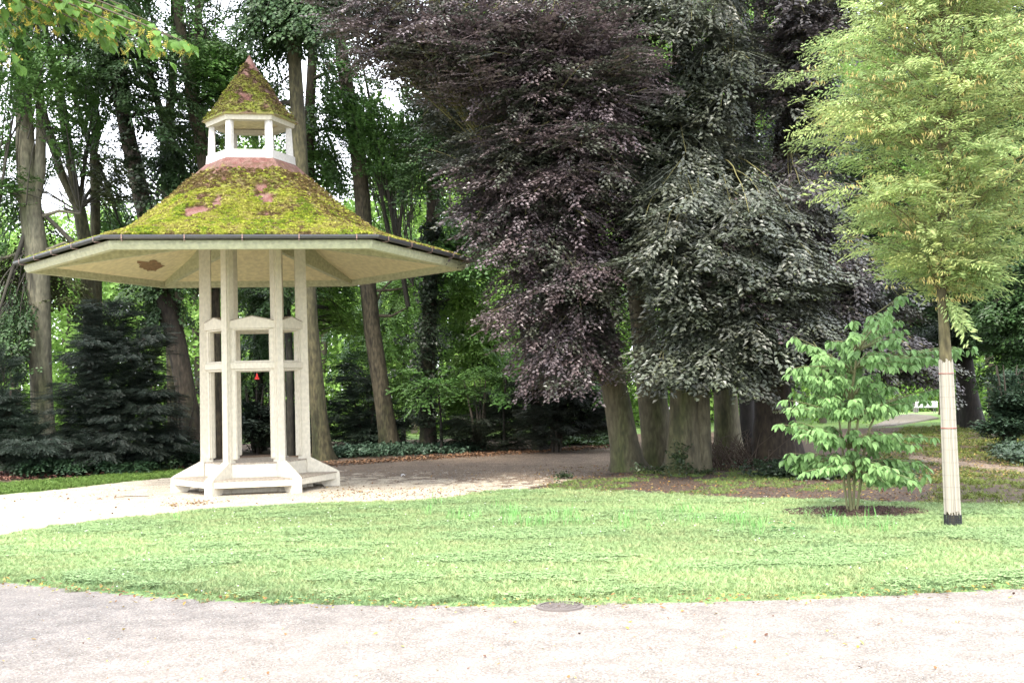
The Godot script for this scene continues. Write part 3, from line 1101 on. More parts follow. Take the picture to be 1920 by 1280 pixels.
func make_pavilion():
	var ms := MB.new(false)
	for j in 20:
		var a := rr(0, TAU)
		var r := rr(0.0, 0.045)
		var p := Vector3(cos(a) * r, 0.03 * (1.0 - r / 0.06), sin(a) * r)
		var d := Vector3(cos(a) * rr(0.3, 1), rr(0.2, 1.0), sin(a) * rr(0.3, 1)).normalized()
		var g := rr(0.7, 1.3)
		ms.leaf(p - d * 0.012, d, Vector3(-d.y, 1, 0.2).normalized(), rr(0.018, 0.035), rr(0.008, 0.014), Color(g, g, g), 0.4)
	moss_mesh = ms.done()
	var body := thing("garden_shelter", Vector3(-4.651, 0, -20.598), "cream hexagonal open shelter with flared mossy red roof and small lantern", "shelter")
	body.rotation.y = TURN
	var dummy := Copies.new()
	for k in 6:
		roof_panel(ROOF_LINE, k, 70, 64, false, dummy, body)
		# gutter along the eave, hung on straps
		var g := MB.new()
		var prof := []
		for j in 7:
			var a := PI + PI * j / 6.0
			prof.append([4.03 + 0.062 * cos(a), 4.085 + 0.052 * sin(a) + 0.012])
		prof.append([4.088, 4.097]); prof.append([4.084, 4.09])
		for j in range(6, -1, -1):
			var a := PI + PI * j / 6.0
			prof.append([4.03 + 0.055 * cos(a), 4.09 + 0.045 * sin(a) + 0.012])
		ring_side(g, prof, k)
		var go := part("gutter", g.done(), M.zinc, body)
		for j in 5:
			var sb := MB.new()
			var fr := side_frame(k, 4.03 * cos(PI / 6.0), 4.075)
			fr.origin += fr.basis.x * ((j - 2) * 0.86 + rr(-0.06, 0.06))
			sb.box(Transform3D(fr.basis, fr.origin + fr.basis.z * 0.061 + Vector3(0, -0.002, 0)), Vector3(0.016, 0.07, 0.006), Color.WHITE)
			sb.box(Transform3D(fr.basis, fr.origin + Vector3(0, -0.052, 0)), Vector3(0.022, 0.008, 0.09), Color.WHITE)
			part("gutter_strap", sb.done(), M.copper, go)
		# eave beam: upright face above, chamfer below
		var fb := MB.new()
		ring_side(fb, [[3.90, 4.04], [3.90, 3.975], [3.855, 3.91], [3.74, 3.91], [3.74, 4.04]], k)
		part("eave_beam", fb.done(), M.algae_stone, body)
		# underside of the roof between two ribs
		var sf := MB.new()
		var nr := 18
		for r in nr:
			var q0 := soft(ROOF_LINE, lerpf(0.035, 0.93, float(r) / nr)) - Vector2(0.0, 0.11)
			var q1 := soft(ROOF_LINE, lerpf(0.035, 0.93, float(r + 1) / nr)) - Vector2(0.0, 0.11)
			for c in 6:
				var s0 := c / 6.0
				var s1 := (c + 1) / 6.0
				sf.quad(hv(k, q0.x, q0.y).lerp(hv(k + 1, q0.x, q0.y), s0), hv(k, q0.x, q0.y).lerp(hv(k + 1, q0.x, q0.y), s1), hv(k, q1.x, q1.y).lerp(hv(k + 1, q1.x, q1.y), s1), hv(k, q1.x, q1.y).lerp(hv(k + 1, q1.x, q1.y), s0), Vector3(0, 20, 0), Color.WHITE)
		var so := part("soffit_panel", sf.done(), M.soffit, body)
		if k == 3:
			# flaked patch where the plaster has come away
			var fl := MB.new()
			var c0 := Vector3()
			var edge_pts := []
			for j in 41:
				var a := TAU * (j % 40) / 40.0
				var w := 1.0 + 0.5 * noise.get_noise_2d(cos(a) * 30.0, sin(a) * 30.0) + (0.5 if j % 40 in [19, 20, 21] else 0.0)
				var t := 0.205 + 0.055 * sin(a) * w - 0.02 * cos(a)
				var q := soft(ROOF_LINE, t) - Vector2(0, 0.118)
				var s := 0.70 + 0.115 * cos(a) * w
				edge_pts.append(hv(k, q.x, q.y).lerp(hv(k + 1, q.x, q.y), s))
				if j < 40: c0 += edge_pts[j] / 40.0
			for j in 40:
				for e in 3:
					var u0 := e / 3.0
					var u1 := (e + 1) / 3.0
					var gg := 0.8 + 0.4 * noise.get_noise_2d(j * 40.0, e * 90.0)
					fl.quad(c0.lerp(edge_pts[j], u0), c0.lerp(edge_pts[j], u1), c0.lerp(edge_pts[j + 1], u1), c0.lerp(edge_pts[j + 1], u0), Vector3(0, 20, 0), Color(0.33 * gg, 0.21 * gg, 0.115 * gg))
			tag(part("flaked_patch", fl.done(), M.wood, so), "brown patch of flaked plaster under the roof")
		# rib from the corner to the post
		var rb := MB.new()
		var poly := PackedVector2Array([Vector2(3.80, 3.935), Vector2(0.85, 4.36)])
		for r in range(10, -1, -1):
			var q := soft(ROOF_LINE, lerpf(0.03, 0.85, r / 10.0)) - Vector2(0, 0.09)
			poly.append(q)
		rb.prism(poly, fin_frame(k), 0.10, Color.WHITE)
		part("roof_rib", rb.done(), M.algae_stone, body)
		# post
		var pp := MB.new()
		var pf := fin_frame(k)
		pp.prism(PackedVector2Array([Vector2(0.745, 0.30), Vector2(0.965, 0.30), Vector2(0.965, 0.52), Vector2(0.935, 4.86), Vector2(0.735, 4.90)]), pf, 0.105, Color.WHITE)
		# shoulders that make the outer edge narrower than the core
		pp.prism(PackedVector2Array([Vector2(0.75, 2.92), Vector2(0.905, 2.92), Vector2(0.90, 4.80), Vector2(0.74, 4.80)]), pf, 0.145, Color.WHITE)
		pp.prism(PackedVector2Array([Vector2(0.752, 0.50), Vector2(0.90, 0.50), Vector2(0.90, 2.92), Vector2(0.752, 2.92)]), pf, 0.13, Color.WHITE)
		part("post", pp.done(), M.stone, body)
		# frames between the posts
		var edge := 0.86
		var ap := 0.862 * cos(PI / 6.0)
		for s in [-1.0, 1.0]:
			var jm := MB.new()
			jm.box(side_frame(k, ap - 0.05, 1.70) * Transform3D(Basis(), Vector3(s * (edge * 0.5 - 0.095), 0, 0)), Vector3(0.075, 2.26, 0.10), Color.WHITE, 0.006)
			jm.box(side_frame(k, ap - 0.062, 1.70) * Transform3D(Basis(), Vector3(s * (edge * 0.5 - 0.125), 0, 0)), Vector3(0.05, 2.26, 0.075), Color.WHITE, 0.006)
			part("jamb", jm.done(), M.stone, body)
		var cb := MB.new()
		cb.box(side_frame(k, ap - 0.03, 2.19), Vector3(edge - 0.10, 0.11, 0.13), Color.WHITE, 0.008)
		cb.box(side_frame(k, ap - 0.045, 2.262), Vector3(edge - 0.16, 0.03, 0.10), Color.WHITE, 0.005)
		cb.box(side_frame(k, ap - 0.045, 2.117), Vector3(edge - 0.16, 0.03, 0.10), Color.WHITE, 0.005)
		part("crossbar", cb.done(), M.stone, body)
		var li := MB.new()
		var e2 := edge * 0.5 - 0.05
		li.prism(PackedVector2Array([Vector2(-e2, 2.84), Vector2(e2, 2.84), Vector2(e2, 2.965), Vector2(0.0, 3.045), Vector2(-e2, 2.965)]), side_frame(k, ap - 0.03, 0.0), 0.135, Color.WHITE)
		li.box(side_frame(k, ap - 0.045, 2.826), Vector3(edge - 0.16, 0.03, 0.10), Color.WHITE, 0.005)
		var lo := part("lintel", li.done(), M.stone, body)
		var lc := MB.new()
		for s in [-1.0, 1.0]:
			var a := side_frame(k, ap - 0.03, 0.0)
			var d0 := Vector3(0, 3.048, 0)
			var d1 := Vector3(s * e2, 2.968, 0)
			for zz in [[-0.07, 0.07]]:
				lc.quad(a * (d0 + Vector3(0, 0.012, zz[0])), a * (d1 + Vector3(0, 0.012, zz[0])), a * (d1 + Vector3(0, 0.012, zz[1])), a * (d0 + Vector3(0, 0.012, zz[1])), Vector3.ZERO, Color.WHITE)
				lc.quad(a * (d0 + Vector3(0, 0.012, zz[1])), a * (d1 + Vector3(0, 0.012, zz[1])), a * (d1 + Vector3(0, 0.0, zz[1])), a * (d0 + Vector3(0, 0.0, zz[1])), Vector3.ZERO, Color.WHITE)
		part("weathered_top", lc.done(), M.dirty, lo)
		# ring beam on the post heads
		var rg := MB.new()
		rg.box(side_frame(k, ap - 0.03, 4.46), Vector3(edge - 0.1, 0.14, 0.10), Color.WHITE, 0.006)
		part("head_beam", rg.done(), M.stone, body)
		# low wall, buttress, bench
		var bw := MB.new()
		ring_side(bw, [[0.93, 0.0], [0.93, 0.485], [0.80, 0.485], [0.80, 0.0]], k)
		part("low_wall", bw.done(), M.stone, body)
		var sl := MB.new()
		ring_side(sl, [[0.925, 0.487], [0.925, 0.512], [0.0, 0.505], [0.0, 0.487]], k)
		part("floor_slab", sl.done(), M.dirty, body)
		var bt := MB.new()
		bt.prism(PackedVector2Array([Vector2(0.90, 0.0), Vector2(0.90, 0.535), Vector2(0.967, 0.525), Vector2(1.43, 0.285), Vector2(1.465, 0.262), Vector2(1.478, 0.23), Vector2(1.485, -0.05), Vector2(1.24, -0.05), Vector2(1.12, 0.09), Vector2(1.0, 0.09), Vector2(1.0, 0.0)]), fin_frame(k), 0.15, Color.WHITE)
		part("buttress", bt.done(), M.stone, body)
		var bf := MB.new()
		ring_side(bf, [[1.462, 0.235], [1.462, 0.13], [1.40, 0.12], [1.40, 0.235]], k, Color.WHITE, 0.05)
		part("bench_rail", bf.done(), M.stone, body)
		var bs := MB.new()
		ring_side(bs, [[1.472, 0.236], [1.472, 0.256], [0.94, 0.262], [0.94, 0.236]], k, Color.WHITE, 0.052)
		part("bench_seat", bs.done(), M.dirty, body)
		# lantern
		var lr := MB.new()
		ring_side(lr, [[0.80, 5.82], [0.785, 5.99], [0.66, 5.99], [0.66, 5.80]], k)
		part("lantern_ring", lr.done(), M.white, body)
		var lp := MB.new()
		lp.prism(PackedVector2Array([Vector2(0.625, 5.985), Vector2(0.758, 5.985), Vector2(0.728, 6.56), Vector2(0.625, 6.56)]), fin_frame(k), 0.085, Color.WHITE)
		lp.prism(PackedVector2Array([Vector2(0.635, 5.986), Vector2(0.735, 5.986), Vector2(0.705, 6.56), Vector2(0.635, 6.56)]), fin_frame(k), 0.115, Color.WHITE)
		part("lantern_post", lp.done(), M.white, body)
		var lf := MB.new()
		ring_side(lf, [[0.80, 6.60], [0.775, 6.52], [0.60, 6.52], [0.60, 6.60]], k)
		part("lantern_beam", lf.done(), M.stone, body)
		var lsf := MB.new()
		ring_side(lsf, [[0.84, 6.602], [0.84, 6.612], [0.0, 6.66], [0.0, 6.65]], k)
		part("lantern_ceiling", lsf.done(), M.soffit, body)
		var ld := MB.new()
		ring_side(ld, [[0.70, 5.84], [0.70, 5.86], [0.0, 5.86], [0.0, 5.84]], k)
		part("lantern_floor", ld.done(), M.dirty, body)
		roof_panel(CAP_LINE, k, 40, 22, true, dummy, body)
	# red ornament hung from the front crossbar
	var top := body.transform * (side_frame(1, 0.70, 2.10).origin + side_frame(1, 0.7, 0).basis.x * 0.0)
	top = at(481, 691, 19.9)
	var orn := thing("hanging_ornament", top - Vector3(0, 0.185, 0), "small red ornament hanging on a thread from the shelter crossbar", "ornament")
	var ob := MB.new()
	var prof := [[0.012, 0.12], [0.022, 0.10], [0.02, 0.085], [0.032, 0.055], [0.055, 0.02], [0.058, 0.0], [0.0, 0.008]]
	for j in prof.size() - 1:
		for e in 10:
			var a := TAU * e / 10.0
			var b2 := TAU * (e + 1) / 10.0
			var r0: float = prof[j][0]
			var r1: float = prof[j + 1][0]
			ob.quad(Vector3(cos(a) * r0, prof[j][1], sin(a) * r0), Vector3(cos(b2) * r0, prof[j][1], sin(b2) * r0), Vector3(cos(b2) * r1, prof[j + 1][1], sin(b2) * r1), Vector3(cos(a) * r1, prof[j + 1][1], sin(a) * r1), Vector3(0, 0.05, 0), Color.WHITE)
	orn.scale = Vector3(0.72, 0.85, 0.72)
	part("bell", ob.done(), M.red, orn)
	var th := MB.new()
	th.tube(PackedVector3Array([Vector3(0, 0.115, 0), Vector3(0, 0.225, 0)]), PackedFloat32Array([0.003, 0.003]), 5, Color.WHITE)
	part("thread", th.done(), M.string, orn)

# ---------------------------------------------------------------- copper beeches
func make_beeches():
	var pur := Color(0.118, 0.090, 0.092)
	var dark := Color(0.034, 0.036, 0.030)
	var sil := Color(0.072, 0.084, 0.056)
	var grn := Color(0.055, 0.085, 0.035)
	var look := {"leaf": pur, "kind": "beech", "mat": "shiny_leaf", "bark": Color(0.185, 0.165, 0.10), "moss": Color(0.12, 0.14, 0.045), "bark_mat": "smooth_bark", "bump": 0.04, "mossy": 0.45, "rise": -0.3, "alt": Color(0.058, 0.064, 0.044), "twig": Color(0.17, 0.16, 0.06), "n": 15, "wide": 0.9, "leafy": 1.6, "droop": 0.14, "size": 0.97, "thick": 0.016, "limb": 0.06, "shoot": 2.2}
	tree("copper_beech", "leaning outermost beech trunk beside the path with purple hanging crown", "tree", "copper beeches", 22.4,
		[[1178, 884, 50], [1158, 760, 50], [1130, 620, 46], [1110, 500, 40], [1085, 300, 34], [1060, 100, 28], [1030, -200, 18]], [[[1120, 560, 24], [1060, 440, 18], [960, 330, 10]]],
		[[690, 40, 20.5, 70, 60, 0.9, 26], [750, 90, 20.3, 80, 50, 0.9, 24], [830, 60, 20, 110, 80, 1.0, 52], [930, 90, 20, 120, 90, 1.0, 60], [1040, 60, 20, 120, 80, 1.0, 56], [1140, 130, 20, 110, 90, 1.0, 56],
		[1010, 210, 20.4, 110, 80, 1.0, 54], [1120, 280, 20.2, 100, 90, 1.0, 54], [940, 300, 20.6, 90, 70, 0.9, 44], [1060, 380, 20.6, 120, 80, 1.0, 56], [930, 400, 21, 80, 60, 0.8, 36], [1000, 480, 20.8, 90, 60, 0.9, 42],
		[1090, 530, 20.6, 80, 70, 0.9, 42], [960, 590, 20.6, 50, 26, 0.6, 14], [1040, 640, 20.8, 80, 50, 0.8, 32], [1090, 690, 20.8, 60, 36, 0.6, 20], [1030, 700, 21, 40, 26, 0.5, 8],
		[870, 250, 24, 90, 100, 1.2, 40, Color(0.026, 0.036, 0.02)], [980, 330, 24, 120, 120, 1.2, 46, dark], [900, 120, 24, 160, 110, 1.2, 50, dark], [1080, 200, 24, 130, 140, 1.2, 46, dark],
		[760, -110, 22, 160, 110, 2.0, 56], [1000, -130, 22, 200, 120, 2.4, 80]], look)
	look.leaf = sil
	tree("copper_beech", "second thick beech trunk in the clump beside the leaning one", "tree", "copper beeches", 23.4,
		[[1237, 876, 54], [1222, 740, 54], [1205, 600, 46], [1190, 480, 42], [1180, 250, 36], [1175, -150, 24]], [],
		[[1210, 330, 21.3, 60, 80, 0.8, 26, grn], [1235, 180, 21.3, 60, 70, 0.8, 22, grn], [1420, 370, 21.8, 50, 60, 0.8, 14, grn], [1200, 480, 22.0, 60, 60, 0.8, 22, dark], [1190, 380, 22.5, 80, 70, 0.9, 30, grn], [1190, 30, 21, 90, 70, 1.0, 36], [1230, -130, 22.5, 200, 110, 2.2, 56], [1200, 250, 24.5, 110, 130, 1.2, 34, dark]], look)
	tree("copper_beech", "broad double beech trunk with dark scars and ivy at its foot", "tree", "copper beeches", 21.7,
		[[1282, 886, 62], [1283, 780, 56], [1286, 650, 52], [1285, 400, 44], [1280, 150, 40], [1275, -200, 26]], [[[1318, 884, 38], [1314, 760, 36], [1308, 600, 34], [1320, 350, 28], [1345, 100, 22], [1370, -150, 14]]],
		[[1290, 50, 20.5, 120, 70, 1.0, 28], [1350, 160, 20.6, 90, 80, 0.9, 26], [1270, 230, 21, 90, 70, 0.9, 20], [1330, 310, 20.8, 80, 60, 0.9, 22], [1300, 370, 20.0, 100, 50, 0.8, 18], [1420, 560, 19.5, 100, 50, 0.6, 14, pur], [1330, 470, 19.5, 110, 60, 0.6, 10, pur], [1290, 430, 19.8, 120, 60, 0.9, 34], [1240, 490, 19.6, 70, 50, 0.7, 30],
		[1400, 440, 19.4, 120, 50, 0.8, 46], [1350, 510, 19.3, 130, 60, 0.8, 56], [1300, 590, 19.6, 60, 46, 0.6, 26], [1260, 680, 19.6, 42, 42, 0.5, 20], [1340, 690, 19.4, 60, 36, 0.5, 26], [1390, 610, 19.4, 90, 56, 0.7, 42],
		[1470, 520, 19.4, 90, 60, 0.8, 44], [1490, 610, 19.6, 70, 50, 0.7, 32], [1420, 700, 19.6, 50, 30, 0.5, 14], [1370, -120, 21.5, 190, 110, 2.2, 56], [1300, 250, 23.5, 90, 120, 1.0, 26, dark]], look)
	tree("copper_beech", "pale grey beech trunk standing back between the double trunk and the black one", "tree", "copper beeches", 24.5,
		[[1366, 862, 46], [1360, 740, 44], [1352, 600, 40], [1370, 300, 32], [1380, -100, 22]], [],
		[[1380, 300, 23.5, 60, 120, 1.0, 16, grn], [1420, 120, 23.5, 90, 90, 1.0, 18, grn]], look)
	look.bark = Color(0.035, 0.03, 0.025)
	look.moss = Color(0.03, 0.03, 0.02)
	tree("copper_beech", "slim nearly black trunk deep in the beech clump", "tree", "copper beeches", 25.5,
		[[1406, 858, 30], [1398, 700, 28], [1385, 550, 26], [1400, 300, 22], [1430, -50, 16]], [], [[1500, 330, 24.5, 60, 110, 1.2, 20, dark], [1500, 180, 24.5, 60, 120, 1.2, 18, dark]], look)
	look.bark = Color(0.085, 0.065, 0.045)
	look.moss = Color(0.10, 0.075, 0.045)
	look.leaf = Color(0.042, 0.034, 0.034)
	look.bark_mat = "bark"
	tree("copper_beech", "wide dark furrowed trunk behind the young dogwood with hanging purple leaves", "tree", "copper beeches", 22.4,
		[[1458, 878, 82], [1452, 780, 72], [1446, 680, 64], [1460, 450, 52], [1478, 200, 40], [1490, -200, 26]], [],
		[[1560, 40, 20.6, 110, 60, 1.0, 42], [1480, 140, 21, 80, 80, 0.9, 34], [1540, 230, 21.5, 60, 90, 0.9, 30, dark], [1500, 400, 20.5, 80, 60, 0.9, 36], [1560, 520, 20.6, 80, 60, 0.9, 40], [1540, 640, 20.4, 90, 60, 0.8, 46], [1640, 670, 20.6, 100, 50, 0.8, 46], [1715, 690, 21, 60, 34, 0.7, 18], [1620, 560, 22.5, 90, 80, 1.0, 40, dark], [1560, -110, 22, 180, 110, 2.2, 50]], look)
	# dead brush between the trunks
	var tw := MB.new()
	for k in 150:
		var p := on_ground(rr(1325, 1440), rr(862, 884))
		var a := rr(0, TAU)
		var q := p + Vector3(cos(a) * rr(0.2, 0.9), rr(0.1, 0.75), sin(a) * rr(0.2, 0.6))
		tw.tube(PackedVector3Array([p, (p + q) * 0.5 + Vector3(0, rr(0, 0.25), 0), q]), PackedFloat32Array([0.012, 0.008, 0.003]), 4, Color(0.07, 0.05, 0.035))
	tag(part("brushwood", tw.done(), M.wood), "tangled dead brown twigs heaped between the beech trunks", "brushwood", "", "stuff")
	# ivy and seedlings at the feet
	var iv := Copies.new()
	for q in [[1272, 856, 8, 14, 24], [1245, 880, 24, 3, 22], [1305, 884, 14, 3, 8], [1060, 905, 8, 5, 10]]:
		for k in q[4]:
			var p := at(q[0] + rng.randfn() * q[2], q[1] + rng.randfn() * q[3], 21.0)
			p.y = maxf(p.y, 0.03)
			put_spray(iv, p, Vector3(rr(-1, 1), rr(-0.3, 0.3), rr(-1, 1)), rr(0.6, 1.0), Color(0.035, 0.06, 0.02), 0.8)
	tag(many("ground_ivy", iv, SP.ivy[0], M.leaf), "dark ivy climbing the foot of the double beech trunk", "ivy")

# ---------------------------------------------------------------- the wood behind and beside the shelter
func make_wood_trees():
	var g := Color(0.078, 0.165, 0.04)
	var lg := Color(0.19, 0.34, 0.07)
	var dg := Color(0.050, 0.098, 0.034)
	var grey := Color(0.24, 0.225, 0.15)
	var ol := Color(0.155, 0.145, 0.075)
	var brown := Color(0.075, 0.062, 0.042)
	var look := {"leaf": g, "kind": "broad", "bark": grey, "moss": Color(0.10, 0.115, 0.045), "n": 17, "wide": 0.95, "leafy": 1.9, "droop": 0.14, "size": 1.0, "twig": Color(0.045, 0.04, 0.03), "thick": 0.02, "limb": 0.07, "shoot": 2.8, "mossy": 0.45}
	look.bark_mat = "smooth_bark"
	tree("beech_tree", "thick pale grey beech with bent side limbs at the far left", "tree", "woodland trees", 29.0,
		[[82, 862, 42], [76, 700, 40], [70, 500, 41], [58, 400, 41], [48, 300, 36], [42, 150, 28], [40, -80, 20]],
		[[[60, 400, 26], [74, 320, 22], [76, 240, 18], [72, 100, 12], [66, -60, 8]], [[64, 690, 12], [40, 650, 12], [0, 655, 9], [-40, 640, 6]], [[52, 590, 9], [26, 582, 8], [-10, 600, 6]], [[50, 470, 8], [20, 480, 7], [-20, 490, 5]], [[46, 390, 9], [20, 355, 7], [-20, 335, 5]], [[80, 405, 8], [110, 395, 6], [150, 400, 4]], [[84, 470, 8], [120, 455, 5], [145, 465, 3]]],
		[[40, 130, 28, 110, 90, 1.6, 24], [-10, 330, 29, 60, 100, 1.2, 20], [110, 520, 30, 70, 70, 1.2, 15, Color(0.06, 0.075, 0.025)], [10, 560, 30, 50, 60, 1.0, 7, Color(0.06, 0.075, 0.025)], [130, 250, 30, 60, 60, 1.0, 7], [20, -60, 28, 160, 80, 2.0, 26], [-30, 680, 28, 70, 60, 1, 20, dg]], look)
	look.bark_mat = "bark"
	look.bark = ol
	tree("forked_tree", "twin stemmed dark tree leaning left behind the eave", "tree", "woodland trees", 31.0,
		[[178, 855, 26], [168, 600, 25], [160, 460, 24], [148, 392, 24]], [[[148, 395, 18], [112, 320, 17], [98, 270, 15], [66, 160, 13], [45, 40, 11], [30, -100, 8]], [[148, 395, 17], [134, 320, 17], [122, 250, 16], [105, 150, 15], [85, 60, 12], [70, -90, 8]]],
		[[100, 60, 30, 120, 70, 1.5, 20], [180, 160, 31, 90, 70, 1.4, 16], [60, -80, 30, 160, 80, 2, 20], [230, 330, 31, 50, 60, 1.0, 7, Color(0.06, 0.075, 0.025)], [190, 330, 33, 50, 70, 1.0, 6, Color(0.06, 0.075, 0.025)]], look)
	tree("forked_tree", "slender grey tree forking in a y above the left eave", "tree", "woodland trees", 32.0,
		[[186, 850, 20], [181, 600, 20], [178, 440, 19], [177, 290, 18]], [[[177, 292, 12], [150, 220, 11], [138, 180, 9], [120, 60, 6]], [[177, 292, 10], [186, 230, 9], [178, 200, 6], [196, 100, 5], [215, -40, 4]]],
		[[190, 60, 31, 100, 70, 1.4, 18], [150, -70, 31, 150, 70, 1.6, 18], [240, 470, 33, 70, 50, 1.2, 14]], look)
	look.bark = brown
	look.moss = Color(0.05, 0.06, 0.02)
	var ivied := tree("ivy_clad_tree", "leaning ivy clad trunk rising from behind the shelter's left bench", "tree", "woodland trees", 28.9,
		[[368, 868, 36], [352, 760, 36], [330, 640, 35], [306, 550, 36], [282, 440, 33], [262, 360, 31], [238, 250, 29], [205, 80, 24], [180, -80, 22]], [],
		[[260, 90, 28, 120, 80, 1.6, 30, dg], [320, 200, 29, 70, 80, 1.2, 16, dg], [150, -60, 28, 160, 80, 2.0, 26, dg], [330, 480, 29.5, 90, 60, 1.0, 24, dg], [410, 480, 30, 70, 70, 1.0, 20, dg], [300, 560, 29, 60, 50, 0.8, 14, dg]], look)
	var ivy := Copies.new()
	for k in 280:
		var t := rng.randf()
		var p := at(lerpf(300, 205, t) + rr(-19, 19), lerpf(540, 80, t), 28.9 + rr(-0.5, 0.1))
		put_spray(ivy, p - ivied.position, Vector3(rr(-1, 1), rr(-0.8, 0.1), rr(0.2, 1)), rr(1.0, 1.9), Color(0.02, 0.034, 0.014), 0.6)
	many("ivy", ivy, SP.ivy[1], M.leaf, ivied)
	look.bark = ol
	tree("forked_tree", "pair of dark upright stems behind the left side of the roof", "tree", "woodland trees", 32.0,
		[[330, 856, 30], [325, 600, 29], [318, 400, 28], [312, 300, 27], [312, 240, 24]], [[[312, 245, 15], [285, 160, 14], [268, 90, 12], [250, -60, 8]], [[312, 245, 18], [322, 170, 17], [325, 90, 15], [330, -60, 10]]],
		[[400, 60, 31, 70, 60, 1.2, 14], [340, 330, 31, 60, 70, 1.1, 22, dg], [390, 240, 31.5, 50, 60, 1.0, 12, dg], [300, -70, 31, 150, 70, 1.8, 22]], look)
	look.bark = Color(0.13, 0.105, 0.065)
	tree("forked_tree", "tall brown tree splitting beside the lantern roof", "tree", "woodland trees", 30.0,
		[[408, 856, 17], [405, 600, 16], [396, 420, 20], [376, 265, 24], [362, 200, 26]], [[[362, 205, 22], [350, 130, 19], [336, 40, 18], [325, -80, 14]], [[366, 215, 15], [368, 130, 15], [371, 20, 14], [372, -90, 10]]],
		[[440, 150, 29.5, 60, 70, 1.0, 26, g], [400, 130, 29.5, 40, 60, 1.0, 10], [400, -80, 30, 140, 70, 1.8, 24], [440, 280, 31, 50, 50, 1.0, 8, lg]], look)
	look.bark = Color(0.15, 0.135, 0.07)
	look.bump = 0.04
	tree("tall_bare_tree", "tall straight pale trunk rising behind the lantern's right side", "tree", "woodland trees", 28.2,
		[[606, 864, 31], [592, 720, 30], [580, 600, 30], [568, 400, 30], [560, 250, 28], [550, 80, 24], [546, -100, 18]], [],
		[[600, 50, 27.5, 90, 60, 1.4, 26, dg], [500, 50, 28, 80, 70, 1.4, 28, dg], [520, -70, 28, 150, 70, 1.8, 26], [480, 200, 29, 60, 60, 1.0, 10]], look)
	look.bark = brown
	tree("dark_slim_tree", "dark slim trunk close behind the tall pale one", "tree", "woodland trees", 31.5,
		[[598, 852, 22], [588, 700, 22], [582, 500, 21], [578, 250, 20], [586, 100, 18], [592, -80, 12]], [],
		[[620, 240, 31, 50, 50, 1.0, 12], [640, 130, 31, 50, 60, 1.0, 10], [600, 330, 32, 50, 50, 1.0, 16], [600, -80, 31, 120, 70, 1.8, 18], [620, 500, 33, 60, 60, 1, 22, g], [640, 590, 33.5, 60, 60, 1, 16, lg]], look)
	look.bark = Color(0.17, 0.145, 0.09)
	tree("tall_bare_tree", "long bare trunk leaning left between the eave and the ivied tree", "tree", "woodland trees", 31.5,
		[[732, 850, 33], [716, 740, 32], [698, 620, 31], [686, 500, 30], [680, 380, 30], [668, 260, 28], [648, 150, 25], [634, 60, 22], [618, -80, 16]], [[[696, 545, 6], [740, 543, 4], [775, 535, 2]], [[703, 592, 7], [735, 592, 5], [765, 575, 2]], [[702, 575, 5], [714, 545, 4], [740, 520, 3]]],
		[[690, 230, 31, 50, 60, 1.0, 14], [720, 300, 32, 50, 50, 1.0, 16], [640, -60, 31, 150, 70, 1.8, 24], [770, 250, 31, 50, 90, 1.0, 18, g], [740, 470, 33, 70, 50, 1.2, 14, lg]], look)
	look.bark = brown
	var iv := tree("ivy_clad_tree", "dark upright trunk wrapped in ivy tufts right of the shelter roof", "tree", "woodland trees", 31.0,
		[[801, 848, 28], [802, 700, 28], [806, 550, 27], [812, 400, 26], [815, 250, 24], [812, 50, 18], [810, -80, 14]], [],
		[[830, 260, 29, 60, 70, 1.2, 36, dg], [800, 330, 29, 40, 50, 1.0, 10, dg], [840, 150, 29, 90, 60, 1.2, 34, dg], [840, 470, 31, 50, 60, 1.0, 16], [860, 560, 32, 60, 50, 1.2, 16, lg]], look)
	ivy = Copies.new()
	for k in 420:
		var t := rng.randf()
		var w := 0.3 + 1.1 * maxf(0.0, sin(t * 9.0) * sin(t * 23.0 + 1.0) + 0.3)
		var p := at(lerpf(802, 812, t) + rng.randfn() * 16 * w, lerpf(800, 420, t), 31.0 + rr(-0.5, 0.2))
		put_spray(ivy, p - iv.position, Vector3(rr(-1, 1), rr(-0.8, 0.1), rr(0.2, 1)), rr(1.0, 1.9), Color(0.022, 0.036, 0.018), 0.6)
	many("ivy", ivy, SP.ivy[2], M.leaf, iv)
	# lighter understorey between the ivied trunk and the beeches
	look.limb = 0.04
	look.size = 0.9
	tree("young_maple", "bright green young tree spreading layers right of the ivied trunk", "tree", "understorey trees", 33.0,
		[[905, 838, 10], [900, 700, 9], [890, 560, 8], [880, 420, 6]], [],
		[[900, 560, 32.5, 80, 50, 1.4, 30, lg], [870, 640, 33, 80, 40, 1.4, 26, lg], [940, 650, 33, 70, 50, 1.4, 24, lg], [900, 730, 33, 90, 40, 1.4, 26, lg], [960, 760, 33, 60, 40, 1.2, 14, g], [850, 770, 33.5, 60, 40, 1.2, 14, lg]], look)
	tree("young_maple", "drooping light green tree seen between the two bare leaning trunks", "tree", "understorey trees", 36.0,
		[[755, 828, 8], [758, 700, 8], [762, 560, 7], [765, 400, 6]], [],
		[[740, 640, 35, 60, 60, 1.4, 22, lg], [770, 720, 35, 60, 50, 1.4, 18, lg], [660, 660, 36, 50, 60, 1.2, 14, g], [760, 550, 36, 50, 60, 1.4, 20, lg], [640, 770, 36, 40, 40, 1, 8, lg]], look)
	look.bark = Color(0.05, 0.045, 0.035)
